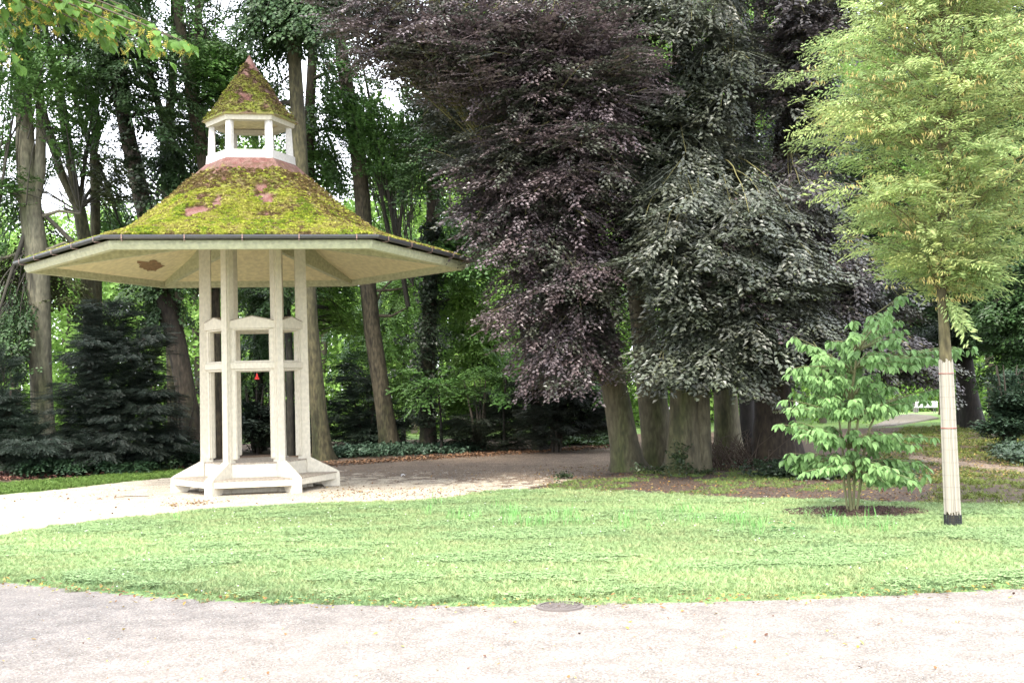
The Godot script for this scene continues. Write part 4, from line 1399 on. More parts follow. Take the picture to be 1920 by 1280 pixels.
	tree("dark_slim_tree", "thin double trunk leaning in the gap left of the beech crown", "tree", "woodland trees", 30.0,
		[[1012, 842, 22], [1000, 700, 20], [980, 600, 18], [958, 490, 16], [930, 380, 12]], [[[990, 650, 14], [1000, 560, 13], [985, 480, 10], [975, 400, 8]]],
		[[900, 480, 30, 60, 60, 1.2, 22, g], [980, 560, 29, 60, 50, 1.0, 16, lg], [1140, 560, 28, 60, 80, 1.0, 22, lg], [1100, 760, 30, 60, 50, 1.0, 16, g]], look)
	tree("dark_slim_tree", "slim dark trunk seen through the shelter's middle opening", "tree", "woodland trees", 33.5,
		[[487, 850, 16], [485, 700, 16], [482, 600, 16], [480, 480, 15], [478, 200, 12]], [],
		[[480, 540, 33, 60, 40, 1.2, 18, dg], [500, 640, 33, 60, 40, 1.2, 14, dg], [460, 740, 34, 50, 40, 1.2, 12, g], [545, 700, 34, 60, 60, 1.2, 20, g]], look)
	tree("dark_slim_tree", "dark trunk seen through the shelter's right opening", "tree", "woodland trees", 30.5,
		[[545, 856, 13], [543, 700, 13], [540, 600, 13], [528, 520, 13], [520, 300, 14]], [], [[540, 560, 30, 40, 40, 1.0, 10, dg], [540, 330, 31, 50, 50, 1.0, 10, g]], look)
	# slender saplings along the path's far edge
	for q in [["thin sapling stem standing left of the dark bushes", 828, 846, 800, 720], ["thin leaning sapling stem in front of the dark bushes", 946, 840, 930, 700]]:
		tree("sapling", q[0], "sapling", "saplings by the path", 30.0, [[q[1], q[2], 5], [q[1] - 2, q[2] - 70, 4], [q[3] + 20, q[4], 3]], [], [[q[3] + 20, q[4], 30.0, 40, 30, 0.7, 8, g]], look)

# far side of the meadow: one mass of bright trees
func make_far_wood():
	var o := thing("far_woodland", Vector3(0, 0, 0), "bright green woodland far behind the shelter and beeches", "woodland")
	o.set_meta("kind", "stuff")
	var cp := Copies.new()
	var wood := MB.new()
	for k in 150:
		var px := lerpf(-160, 2080, (k + rng.randf()) / 150.0)
		var d := rr(44, 76)
		var big := 1.0
		if px > 1630 and px < 1850:
			d = rr(138, 152)
			big = 2.0
		var top := 0.0
		if px < 340: top = 400
		elif px < 560: top = 270
		elif px < 640: top = 400
		elif px < 740: top = 330
		elif px < 880: top = 270
		else: top = -40
		if px > 1500: top = 40
		top += rr(-30, 70)
		var foot := at(px, 800, d)
		foot.y = land(foot.x, foot.z)
		var crown := at(px, top, d)
		var h := crown.y - foot.y
		wood.tube(PackedVector3Array([foot, foot + Vector3(rr(-0.5, 0.5), h * 0.5, 0), Vector3(foot.x, foot.y + h * 0.9, foot.z)]), PackedFloat32Array([0.2, 0.14, 0.03]), 6, Color(0.07, 0.06, 0.04))
		var hue := rr(0, 1)
		var col := Color(0.27, 0.43, 0.10).lerp(Color(0.17, 0.30, 0.07), hue)
		var n := int(h * 16)
		for j in n:
			var t := pow(rng.randf(), 0.85)
			var w := 2.4 * big * sqrt(maxf(0.05, 1.0 - pow(absf(t - 0.45) * 1.7, 2)))
			var p := foot + Vector3(rng.randfn() * w * 0.6, t * h, rng.randfn() * w * 0.6)
			put_spray(cp, p, Vector3(rr(-1, 1), rr(-0.7, 0.1), rr(-1, 1)), rr(0.9, 1.5) * big, col, 0.5)
	var tr := part("trunks", wood.done(), M.wood, o)
	tr.set_meta("kind", "stuff")
	many("foliage", cp, SP.far[0], M.thin_leaf, o)

# ---------------------------------------------------------------- yews and bushes
func bush(called: String, label: String, category: String, group: String, foot: Vector2, depth: float, lobes: Array, kind: String, col: Color, mat: String, n: int, leafy := 0.9, wide := 0.5, sz := 1.0, droop := 0.35) -> Node3D:
	var base := at(foot.x, foot.y, depth)
	base.y = land(base.x, base.z)
	var o := thing(called, base, label, category, group)
	var cp := Copies.new()
	var wood := MB.new()
	for l in lobes:
		var c := at(l[0], l[1], l[2])
		for k in int(l[6]):
			var u := Vector3(rng.randfn(), rng.randfn(), rng.randfn()).normalized() * pow(rng.randf(), 0.4)
			var e := c + Vector3(u.x * l[3] / LENS * l[2], u.y * l[4] / LENS * l[2], u.z * l[5])
			if e.y < 0.05: continue
			var s := Vector3(lerpf(base.x, c.x, 0.7) + rr(-0.1, 0.1), maxf(0.05, e.y - rr(0.1, 0.6)), lerpf(base.z, c.z, 0.7) + rr(-0.1, 0.1))
			bough(cp, wood, s - base, e - base, leafy, n, wide, droop, sz, col, Color(0.04, 0.033, 0.025), 0.012)
	for k in 5:
		var a := rr(0, TAU)
		wood.tube(PackedVector3Array([Vector3(cos(a) * 0.1, -0.1, sin(a) * 0.1), Vector3(cos(a) * 0.25, 0.9, sin(a) * 0.25), Vector3(cos(a) * 0.5, 1.9, sin(a) * 0.4)]), PackedFloat32Array([0.05, 0.035, 0.01]), 6, Color(0.05, 0.04, 0.03))
	part("stems", wood.done(), M.wood, o)
	many("foliage", cp, SP[kind][rng.randi() % 3], M[mat], o)
	return o

func make_yews():
	var y := Color(0.017, 0.030, 0.020)
	var y2 := Color(0.028, 0.048, 0.030)
	bush("yew", "large black green yew filling the space left of the shelter", "yew", "dark yews", Vector2(215, 868), 26.5,
		[[205, 600, 26.5, 45, 50, 0.9, 30], [185, 660, 26, 65, 55, 1.1, 50], [260, 660, 26, 60, 60, 1.0, 45], [170, 750, 25.8, 75, 55, 1.2, 64], [260, 750, 25.8, 80, 60, 1.1, 70], [190, 830, 25.6, 120, 50, 1.2, 90], [310, 830, 26, 50, 40, 0.8, 36]], "yew", y, "dull_leaf", 36, 0.9, 0.5, 0.62)
	bush("yew", "bluish yew at the left edge of the view", "yew", "dark yews", Vector2(20, 872), 25.5,
		[[-10, 700, 26, 36, 50, 0.9, 24], [5, 780, 25.5, 50, 50, 1.0, 46], [70, 835, 25, 70, 44, 1.0, 60], [-30, 820, 25, 60, 60, 0.8, 36]], "yew", y2, "dull_leaf", 36, 0.9, 0.5, 0.62)
	bush("yew", "low dark yew between the two leaning bare trunks", "yew", "dark yews", Vector2(690, 846), 32.5,
		[[680, 720, 32.5, 50, 60, 0.9, 26], [660, 790, 32.5, 50, 40, 0.9, 24], [700, 810, 32.5, 60, 30, 0.9, 24], [740, 780, 33, 40, 30, 0.8, 12]], "yew", y2, "dull_leaf", 18)
	bush("holly", "dark evergreen bush right of the ivied trunk by the path", "bush", "dark evergreens", Vector2(900, 842), 30.5,
		[[890, 800, 30.5, 60, 30, 1.0, 24], [960, 800, 30.5, 50, 36, 1.0, 24], [930, 760, 31, 40, 30, 0.8, 12]], "yew", Color(0.022, 0.036, 0.018), "dull_leaf", 18)
	bush("holly", "tall black evergreen bush behind the leaning beech trunk", "bush", "dark evergreens", Vector2(1040, 838), 29.0,
		[[1040, 790, 29, 60, 40, 1.0, 34], [1060, 720, 29, 50, 50, 0.9, 30], [1010, 730, 29.5, 40, 50, 0.9, 20], [1120, 800, 29, 30, 40, 0.8, 16]], "yew", Color(0.016, 0.024, 0.014), "dull_leaf", 20)
	bush("holly", "dark bush low behind the shelter's middle opening", "bush", "dark evergreens", Vector2(480, 856), 32.0,
		[[470, 800, 32, 50, 40, 1.0, 26], [520, 770, 32.5, 40, 60, 0.9, 20], [420, 760, 33, 40, 70, 0.9, 20], [560, 800, 32, 40, 40, 0.9, 16]], "broad", Color(0.02, 0.036, 0.02), "dull_leaf", 14)
	bush("laurel", "broad leaved laurel growing at the foot of the ivy clad leaning trunk", "bush", "", Vector2(340, 866), 27.2,
		[[345, 848, 27.2, 26, 20, 0.5, 16], [310, 855, 26.6, 30, 14, 0.4, 14], [90, 868, 24.8, 60, 16, 0.4, 20], [230, 868, 25.2, 50, 12, 0.3, 14]], "broad", Color(0.035, 0.075, 0.035), "leaf", 9, 0.5, 0.3, 0.8)
	# ground cover along the far edge of the path
	var cp := Copies.new()
	for k in 1000:
		var t := rng.randf()
		var p := on_ground(lerpf(620, 900, t), lerpf(856, 842, t) + rng.randfn() * 2.5)
		p.y = 0.02 + rng.randf() * 0.16 * (1.0 - 0.5 * t)
		put_spray(cp, p, Vector3(rr(-1, 1), rr(-0.3, 0.4), rr(-1, 1)), rr(0.9, 1.5), Color(0.055, 0.10, 0.06), 0.5)
	for k in 700:
		var t := rng.randf()
		var p := on_ground(lerpf(1010, 1160, t), 832 + rng.randfn() * 2.5)
		p.y = 0.05 + rng.randf() * 0.3
		put_spray(cp, p, Vector3(rr(-1, 1), rr(-0.3, 0.4), rr(-1, 1)), rr(0.9, 1.5), Color(0.06, 0.12, 0.03), 0.5)
	for k in 500:
		var p := on_ground(lerpf(-40, 330, rng.randf()), 874 + rng.randfn() * 6)
		p.y = rng.randf() * 0.3
		put_spray(cp, p, Vector3(rr(-1, 1), rr(-0.3, 0.4), rr(-1, 1)), rr(0.9, 1.5), Color(0.04, 0.075, 0.035), 0.5)
	tag(many("ground_cover", cp, SP.ivy[0], M.leaf), "low leafy ground cover edging the wood behind the path", "ground cover")

# ---------------------------------------------------------------- the young tree in its reed wrap
func make_young_tree():
	var base := on_ground(1788, 988)
	var d := -(cam_basis.inverse() * (base - EYE)).z
	var o := thing("young_tree", base, "young tree with feathery pale green crown and reed wrapped trunk", "tree")
	var line := [[1788, 988, 27.0], [1784, 850, 26.0], [1777, 720, 25.0], [1774, 676, 23.0], [1770, 600, 18.0], [1766, 540, 17.0], [1764, 420, 15.0], [1764, 250, 12.0], [1768, 80, 9.0], [1772, -120, 6.0]]
	var pts := PackedVector3Array()
	var rad := PackedFloat32Array()
	for k in line.size() - 1:
		for j in 8:
			var t := j / 8.0
			pts.append(at(lerpf(line[k][0], line[k + 1][0], t), lerpf(line[k][1], line[k + 1][1], t), d) - base)
			rad.append(lerpf(line[k][2], line[k + 1][2], t) * 0.5 / LENS * d * (0.82 if k < 3 else 1.0))
	var b := MB.new()
	b.tube(pts, rad, 14, Color(0.20, 0.17, 0.085), noise, 0.10, Color(0.16, 0.17, 0.06), 0.5)
	part("trunk", b.done(), M.bark, o)
	# reed mat: single reeds round the trunk in four bands, tied with wire
	var reed := MB.new()
	for k in 44:
		var a := TAU * k / 44.0 + rr(-0.02, 0.02)
		var q := PackedVector3Array()
		var rr_ := PackedFloat32Array()
		var off := rr(-0.003, 0.004)
		var lo := 962.0 + rr(-5, 4)
		var hi := 675.0 + rr(-3, 6)
		for j in 9:
			var py := lerpf(lo, hi, j / 8.0)
			var px := 1774.0 + (py - 676.0) * 0.0445
			var w := lerpf(23.0, 27.5, (py - 676.0) / 300.0) * 0.5 / LENS * d + off
			q.append(at(px, py, d) - base + Vector3(cos(a), 0, sin(a)) * w + Vector3(rr(-1, 1), 0, rr(-1, 1)) * 0.001)
			rr_.append(0.0068)
		var g := rr(0.55, 1.15)
		reed.tube(q, rr_, 5, Color(0.40 * g, 0.365 * g, 0.305 * g))
	var mat := part("reed_mat", reed.done(), M.wood, o)
	for py in [700.0, 802.0]:
		var wb := MB.new()
		ring_tube(wb, at(1774.0 + (py - 676.0) * 0.0445, py, d) - base, lerpf(23.0, 27.5, (py - 676.0) / 300.0) * 0.5 / LENS * d + 0.010, 0.0042)
		var wi := part("tie_wire", wb.done(), plain(0.30, 0.06, 0.045, 0.5), mat)
		wi.set_meta("label", "red brown tie wire")
	for py in [724.0, 744.0, 765.0, 787.0, 820.0, 842.0, 866.0, 890.0, 912.0, 935.0]:
		var wb := MB.new()
		ring_tube(wb, at(1774.0 + (py - 676.0) * 0.0445, py, d) - base, lerpf(23.0, 27.5, (py - 676.0) / 300.0) * 0.5 / LENS * d + 0.0080, 0.0010)
		part("thin_wire", wb.done(), M.iron, mat)
	# black plastic mesh guard at the foot
	var gd := MB.new()
	var r0 := 15.5 / LENS * d
	for k in 26:
		var a := TAU * k / 26.0
		gd.box(Transform3D(Basis(Vector3.UP, -a + PI / 2.0), Vector3(cos(a) * r0, 0.07, sin(a) * r0)), Vector3(0.012, 0.15, 0.006), Color.WHITE)
	for y in [0.0, 0.025, 0.05, 0.075, 0.10, 0.14]:
		ring_tube(gd, Vector3(0, y, 0), r0 + 0.001, 0.004)
	part("trunk_guard", gd.done(), M.black, o)
	# crown: ascending shoots with feathery leaves and hanging pods
	var cp := Copies.new()
	var pods := Copies.new()
	var wood := MB.new()
	var col := Color(0.36, 0.48, 0.20)
	for k in 270:
		var t := rng.randf()
		var py := lerpf(560, -150, t)
		var start := at(1765, minf(py + 70, 545), d)
		# half width of the crown at that height
		var half := 0.0
		for q in [[570, 10], [540, 60], [500, 120], [450, 190], [400, 225], [330, 235], [230, 245], [120, 225], [30, 170], [-150, 90]]:
			if py <= q[0]: half = q[1]
		if py > 360 and rng.randf() < 0.3: continue
		var a := rr(0, TAU)
		var rad2: float = half * (0.3 + 0.85 * sqrt(rng.randf())) * (0.85 + 0.5 * noise.get_noise_2d(py * 0.9, cos(a) * 60.0)) / LENS * d
		rad2 = minf(rad2, half * 1.1 / LENS * d)
		var end := at(1768, py, d) + Vector3(cos(a) * rad2, rr(-0.1, 0.25), sin(a) * rad2 * 0.85)
		if end.z > start.z + 1.2: end.z = start.z + 1.2
		bough(cp, wood, start - base, end - base, 1.2, 13, 0.42, 0.3, 0.9, col.lerp(Color(0.46, 0.50, 0.19), rng.randf() * 0.6), Color(0.16, 0.13, 0.06), 0.011, 0.6)
		for j in 5:
			var p := start.lerp(end, rr(0.55, 1.0)) + Vector3(rr(-0.2, 0.2), rr(-0.15, 0.1), rr(-0.2, 0.2)) - base
			var b2 := rr(0, TAU)
			var s := rr(0.7, 1.3)
			pods.add(Vector3(cos(b2), 0, sin(b2)) * s, Vector3(rr(-0.3, 0.3), s, rr(-0.3, 0.3)), Vector3(-sin(b2), 0, cos(b2)) * s, p, Color(0.66, 0.60, 0.25).lerp(Color(0.42, 0.25, 0.09), rng.randf() * 0.5))
	part("branches", wood.done(), M.wood, o)
	many("crown", cp, SP.feather[0], M.thin_leaf, o)
	var pm := MB.new(false)
	for k in 6:
		var p := Vector3(rr(-0.05, 0.05), rr(-0.01, 0.01), rr(-0.05, 0.05))
		var l := rr(0.03, 0.055)
		var dd := Vector3(rr(-0.5, 0.5), -1, rr(-0.5, 0.5)).normalized()
		pm.leaf(p, dd, Vector3(0.2, 0.1, 1), l, 0.010, Color.WHITE, 0.6)
		pm.leaf(p, dd, Vector3(1, 0.1, 0.2), l, 0.010, Color.WHITE, 0.6)
	many("pods", pods, pm.done(), M.leaf, o)

func ring_tube(b: MB, c: Vector3, r: float, thick: float):
	var pts := PackedVector3Array()
	var rad := PackedFloat32Array()
	for k in 25:
		var a := TAU * k / 24.0
		pts.append(c + Vector3(cos(a) * r, 0.0008 * sin(a * 3.0), sin(a) * r))
		rad.append(thick)
	b.tube(pts, rad, 5, Color.WHITE)

# ---------------------------------------------------------------- the dogwood
func make_dogwood():
	var base := on_ground(1600, 966)
	var d := -(cam_basis.inverse() * (base - EYE)).z
	var o := thing("dogwood", base, "young dogwood with broad bright leaves in drooping tiers over mulch", "shrub")
	var meshes := []
	for k in 6:
		var b := MB.new(false)
		var g: float = [0.85, 1.0, 1.15, 0.95, 1.08, 0.8][k]
		b.broad(Vector3(0.018, 0, 0), Vector3.RIGHT, Vector3.UP, 0.102, [0.050, 0.056, 0.052, 0.048, 0.058, 0.054][k], Color(0.235 * g, 0.39 * g, 0.145 * g), [0.30, 0.45, 0.22, 0.38, 0.3, 0.5][k], [0.4, 0.25, 0.45, 0.3, 0.2, 0.4][k])
		b.raw(Vector3(0, 0.002, 0.001), Vector3(0, -0.002, -0.001), Vector3(0.025, 0, 0), Color(0.12, 0.18, 0.05))
		meshes.append(b.done())
	# stems
	var stem_lines := [[[1597, 966, 7], [1592, 900, 6.5], [1591, 830, 5.5], [1597, 740, 6], [1608, 660, 4], [1640, 590, 2.5], [1690, 555, 1.5]], [[1606, 963, 5.5], [1614, 910, 5], [1618, 860, 5], [1632, 800, 4], [1660, 740, 3]], [[1590, 961, 4.5], [1583, 900, 4], [1580, 830, 4], [1570, 760, 3.5], [1560, 690, 2.5], [1525, 640, 1.5]], [[1601, 968, 5], [1602, 900, 4.5], [1606, 820, 5], [1612, 760, 4]]]
	var wood_col := Color(0.17, 0.17, 0.08)
	for s in stem_lines:
		var st := stem_points(s, d, false)
		var b := MB.new()
		b.tube(moved(st[0], base), st[1], 8, wood_col, noise, 0.06, Color(0.12, 0.10, 0.06), 0.5)
		part("stem", b.done(), M.wood, o)
	# tiers: shoot from a stem point to a tip, whorls of hanging leaves on the way
	var shoots := []
	var tiers := [
		[1608, 660, [[1640, 590], [1690, 555], [1660, 600], [1600, 600], [1690, 620], [1560, 640], [1590, 650]]],
		[1600, 700, [[1490, 632], [1520, 650], [1550, 670], [1490, 690], [1580, 655]]],
		[1605, 690, [[1690, 665], [1740, 660], [1820, 652], [1770, 672], [1720, 675], [1655, 660], [1790, 650]]],
		[1597, 750, [[1480, 700], [1500, 690], [1540, 690], [1580, 680], [1610, 680], [1640, 700], [1560, 700], [1650, 715], [1530, 720]]],
		[1594, 790, [[1472, 750], [1490, 735], [1530, 740], [1570, 735], [1610, 735], [1650, 740], [1690, 745], [1730, 735], [1752, 730], [1700, 756], [1640, 760], [1580, 760], [1670, 725], [1550, 765], [1620, 745]]],
		[1592, 840, [[1462, 795], [1490, 790], [1520, 800], [1560, 800], [1600, 805], [1640, 810], [1680, 812], [1720, 815], [1750, 820], [1700, 835], [1660, 830], [1540, 825], [1500, 815]]],
		[1593, 880, [[1475, 860], [1480, 850], [1520, 850], [1560, 850], [1600, 845], [1640, 850], [1680, 860], [1720, 865], [1735, 875], [1700, 885], [1580, 870]]],
		[1600, 890, [[1490, 868], [1660, 890], [1690, 900], [1720, 905], [1700, 895], [1735, 890], [1680, 890], [1640, 880]]]]
	for t in tiers:
		for e in t[2]:
			shoots.append([Vector2(t[0], t[1]), Vector2(e[0], e[1])])
			# shoots towards and away from the viewer
			for j in 2:
				shoots.append([Vector2(t[0], t[1]), Vector2(lerpf(t[0], e[0], rr(0.35, 0.95)), lerpf(t[1], e[1], rr(0.5, 1.0)) + rr(-6, 10))])
	var br := MB.new()
	var spots := []
	var k2 := 0
	for s in shoots:
		var a := at(s[0].x, s[0].y, d)
		var far: float = rr(-0.25, 0.25) if k2 % 3 == 0 else rr(-0.85, 0.85)
		k2 += 1
		var e := at(s[1].x, s[1].y, d + far)
		var mid := a.lerp(e, 0.55) + Vector3(0, 0.10, 0)
		var pts := PackedVector3Array()
		var rad := PackedFloat32Array()
		for j in 7:
			var t := j / 6.0
			pts.append(a.lerp(mid, t).lerp(mid.lerp(e, t), t) - base)
			rad.append(lerpf(0.011, 0.003, t))
		br.tube(pts, rad, 5, wood_col)
		var n := 2 + int(a.distance_to(e) * 6.5)
		for j in n:
			var t := 1.0 if j == 0 else rr(0.4, 0.97)
			var p := a.lerp(mid, t).lerp(mid.lerp(e, t), t)
			var dir := (mid.lerp(e, t) - a.lerp(mid, t)).normalized()
			var leaves := 6 if j == 0 else 3
			var a0 := rr(0, TAU)
			for q in leaves:
				var ang := a0 + TAU * q / leaves + rr(-0.3, 0.3)
				var x := (Vector3(cos(ang), 0, sin(ang)) + dir * 0.7)
				x.y = -rr(0.15, 1.1)
				spots.append([p + Vector3(rr(-0.03, 0.03), rr(-0.02, 0.02), rr(-0.03, 0.03)), x.normalized(), rr(0.75, 1.2)])
	part("branches", br.done(), M.wood, o)
	# the leaves nearest to the viewer one by one, the rest together
	spots.sort_custom(func(p, q): return p[0].distance_squared_to(EYE) < q[0].distance_squared_to(EYE))
	var rest := Copies.new()
	for k in spots.size():
		var s: Array = spots[k]
		var x: Vector3 = s[1]
		var up := Vector3(rr(-0.3, 0.3), 1, rr(-0.3, 0.3))
		var z := x.cross(up).normalized()
		var y := z.cross(x)
		var sc: float = s[2]
		if k < 300:
			var l := part("leaf", meshes[rng.randi() % 6], M.thin_leaf, o)
			l.transform = Transform3D(Basis(x, y, z).scaled(Vector3(sc, sc, sc)), s[0] - base)
		else:
			var g := rr(0.55, 1.15)
			rest.add(x * sc, y * sc, z * sc, s[0] - base, Color(g, g, g))
	many("foliage", rest, meshes[1], M.thin_leaf, o)
	# mulch ring
	var mb := MB.new()
	var ring := []
	for k in 48:
		var a := TAU * k / 48.0
		var p := on_ground(1607 + 138 * cos(a) + rr(-4, 4), 963.5 + 9.5 * sin(a) + rr(-0.6, 0.6))
		ring.append(p + Vector3(0, 0.012, 0))
	var c := on_ground(1607, 963.5) + Vector3(0, 0.06, 0)
	for k in 48:
		mb.face(c, ring[k], ring[(k + 1) % 48], c - Vector3(0, 5, 0), Color(0.06, 0.038, 0.028))
	var mo := thing("mulch_bed", base, "round bed of dark bark mulch under the dogwood", "mulch bed")
	var mm := part("mound", mb.done(), M.wood, mo)
	mm.position = -base
	var chip := MB.new()
	chip.box(Transform3D(), Vector3(0.045, 0.008, 0.018), Color.WHITE, 0.002)
	var cm := chip.done()
	var cc := Copies.new()
	for k in 2600:
		var a := rr(0, TAU)
		var r := sqrt(rng.randf())
		var p := on_ground(1607 + 140 * cos(a) * r, 963.5 + 9.8 * sin(a) * r)
		p.y = 0.012 + 0.05 * (1.0 - r) + rr(0, 0.02)
		var q := Basis(Vector3(rr(-1, 1), rr(-1, 1), rr(-1, 1)).normalized(), rr(0, TAU))
		var s := rr(0.5, 1.4)
		var g := rr(0.5, 1.5)
		cc.add(q.x * s, q.y * s, q.z * s, p - base, Color(0.065 * g, 0.038 * g, 0.028 * g))
	many("bark_chips", cc, cm, M.wood, mo)

# ---------------------------------------------------------------- right edge
func make_right_side():
	var dk := Color(0.026, 0.052, 0.02)
	var md := Color(0.04, 0.085, 0.025)
	var look := {"leaf": dk, "kind": "broad", "bark": Color(0.035, 0.028, 0.022), "moss": Color(0.04, 0.035, 0.02), "n": 20, "wide": 0.95, "leafy": 1.9, "droop": 0.18, "size": 1.0, "twig": Color(0.04, 0.035, 0.03), "thick": 0.018, "limb": 0.06, "shoot": 2.6, "mossy": 0.3}
	tree("dark_tree", "dark leaning trunk behind the reed wrapped young tree", "tree", "trees at the right", 36.0,
		[[1828, 802, 34], [1815, 720, 31], [1804, 640, 30], [1795, 450, 30], [1780, 100, 24], [1770, -100, 18]], [],
		[[1800, 560, 33, 90, 60, 1.6, 36], [1860, 500, 33, 80, 80, 1.6, 44], [1900, 380, 32, 70, 90, 1.6, 44], [1870, 620, 34, 60, 40, 1.4, 24, md], [1690, 560, 32, 80, 70, 1.4, 40], [1600, 420, 33, 80, 110, 1.6, 44], [1640, 250, 33, 110, 120, 1.8, 50], [1560, 300, 31, 60, 90, 1.4, 24], [1860, 200, 31, 110, 120, 1.8, 60, md], [1700, 30, 31, 150, 90, 2.0, 50], [1880, 40, 30, 90, 80, 1.6, 44, md]], look)
	tree("dark_tree", "second dark trunk just left of the leaning one on the right", "tree", "trees at the right", 38.5,
		[[1802, 794, 13], [1799, 700, 12], [1794, 600, 11], [1790, 400, 9]], [], [[1740, 640, 36, 70, 40, 1.4, 22], [1790, 640, 36, 70, 40, 1.4, 16]], look)
	look.leaf = md
	tree("dark_tree", "dark leafy tree hanging in from the right edge of the view", "tree", "trees at the right", 30.0,
		[[2040, 835, 40], [2035, 700, 36], [2030, 400, 32], [2030, -100, 20]], [],
		[[1890, 600, 29, 60, 60, 1.2, 40], [1900, 690, 29.5, 50, 40, 1.0, 20], [1940, 480, 29, 60, 90, 1.4, 40], [1960, 250, 28, 70, 140, 1.6, 40], [1950, 80, 28, 80, 90, 1.6, 30]], look)
	# trunks by the distant bench
	for q in [["brown trunk beside the distant white bench", 1741, 768, 8, 100.0], ["brown trunk just left of the reed wrap in the distance", 1767, 776, 9, 92.0]]:
		var foot := on_ground(q[1], q[2])
		var d := -(cam_basis.inverse() * (foot - EYE)).z
		tree("distant_tree", q[0], "tree", "distant trees", d, [[q[1], q[2], q[3]], [q[1] - 1, q[2] - 30, q[3] - 1], [q[1] - 2, q[2] - 90, q[3] - 2]], [], [[q[1] + 10, q[2] - 125, d, 60, 34, 2.5, 14, md]], {"leaf": md, "kind": "far", "bark": Color(0.20, 0.13, 0.09), "moss": Color(0.15, 0.10, 0.07), "n": 26, "wide": 2.2, "leafy": 4.0, "size": 1.5, "shoot": 3.0})
	bush("leafy_shrub", "large leaved dark green shrub at the right edge beside the narrow path", "shrub", "", Vector2(1893, 852), 25.5,
		[[1900, 750, 25.5, 26, 30, 0.6, 20], [1884, 790, 25.3, 20, 24, 0.5, 12], [1930, 785, 25.3, 30, 36, 0.6, 18], [1915, 705, 26, 26, 30, 0.6, 12]], "broad", Color(0.035, 0.065, 0.035), "leaf", 11, 0.6, 0.4, 0.95)
	var cp := Copies.new()
	for k in 420:
		var p := on_ground(1915 + rng.randfn() * 22, 860 + rng.randfn() * 5)
		p.y = rng.randf() * 0.22
		put_spray(cp, p, Vector3(rr(-1, 1), rr(-0.3, 0.4), rr(-1, 1)), rr(0.8, 1.3), Color(0.05, 0.085, 0.045), 0.5)
	for k in 500:
		var p := on_ground(1560 + rng.randfn() * 60, 894 + rng.randfn() * 3)
		p.y = rng.randf() * 0.22
		put_spray(cp, p, Vector3(rr(-1, 1), rr(-0.3, 0.4), rr(-1, 1)), rr(0.8, 1.3), Color(0.035, 0.06, 0.03), 0.5)
	tag(many("low_plants", cp, SP.ivy[1], M.leaf), "low dark plants under the shrub and behind the dogwood", "ground cover")
	# bench and bin in the distance
	var bp := on_ground(1736, 774)
	var be := thing("park_bench", bp, "small white park bench in the distance beyond the dogwood", "bench")
	be.rotation.y = deg_to_rad(-38)
	for y in [0.48, 0.60, 0.72, 0.84]:
		var b := MB.new()
		b.box(Transform3D(Basis(Vector3.RIGHT, -0.18), Vector3(0, y, -0.26 - (y - 0.48) * 0.18)), Vector3(1.7, 0.10, 0.03), Color.WHITE, 0.004)
		part("back_slat", b.done(), M.bench_white, be)
	for z in [-0.18, -0.05, 0.08, 0.21]:
		var b := MB.new()
		b.box(Transform3D(Basis(), Vector3(0, 0.44, z)), Vector3(1.7, 0.03, 0.115), Color.WHITE, 0.004)
		part("seat_slat", b.done(), M.bench_white, be)
	for x in [-0.7, 0.7]:
		var b := MB.new()
		b.box(Transform3D(Basis(), Vector3(x, 0.21, 0.18)), Vector3(0.05, 0.43, 0.05), Color.WHITE)
		b.box(Transform3D(Basis(Vector3.RIGHT, -0.15), Vector3(x, 0.44, -0.26)), Vector3(0.05, 0.9, 0.05), Color.WHITE)
		b.box(Transform3D(Basis(), Vector3(x, 0.40, -0.03)), Vector3(0.05, 0.05, 0.46), Color.WHITE)
		part("leg", b.done(), M.iron, be)
	var lp := on_ground(1718, 773)
	var bi := thing("litter_bin", lp, "small dark litter bin beside the distant bench", "bin")
	var bb := MB.new()
	bb.tube(PackedVector3Array([Vector3(0, 0, 0), Vector3(0, 0.1, 0), Vector3(0, 0.75, 0), Vector3(0, 0.8, 0)]), PackedFloat32Array([0.2, 0.22, 0.26, 0.27]), 14, Color.WHITE)
	part("body", bb.done(), M.iron, bi)
	var bl := MB.new()
	bl.tube(PackedVector3Array([Vector3(0, 0.80, 0), Vector3(0, 0.84, 0), Vector3(0, 0.9, 0), Vector3(0, 0.91, 0)]), PackedFloat32Array([0.29, 0.29, 0.15, 0.01]), 14, Color.WHITE)
	part("lid", bl.done(), M.black, bi)

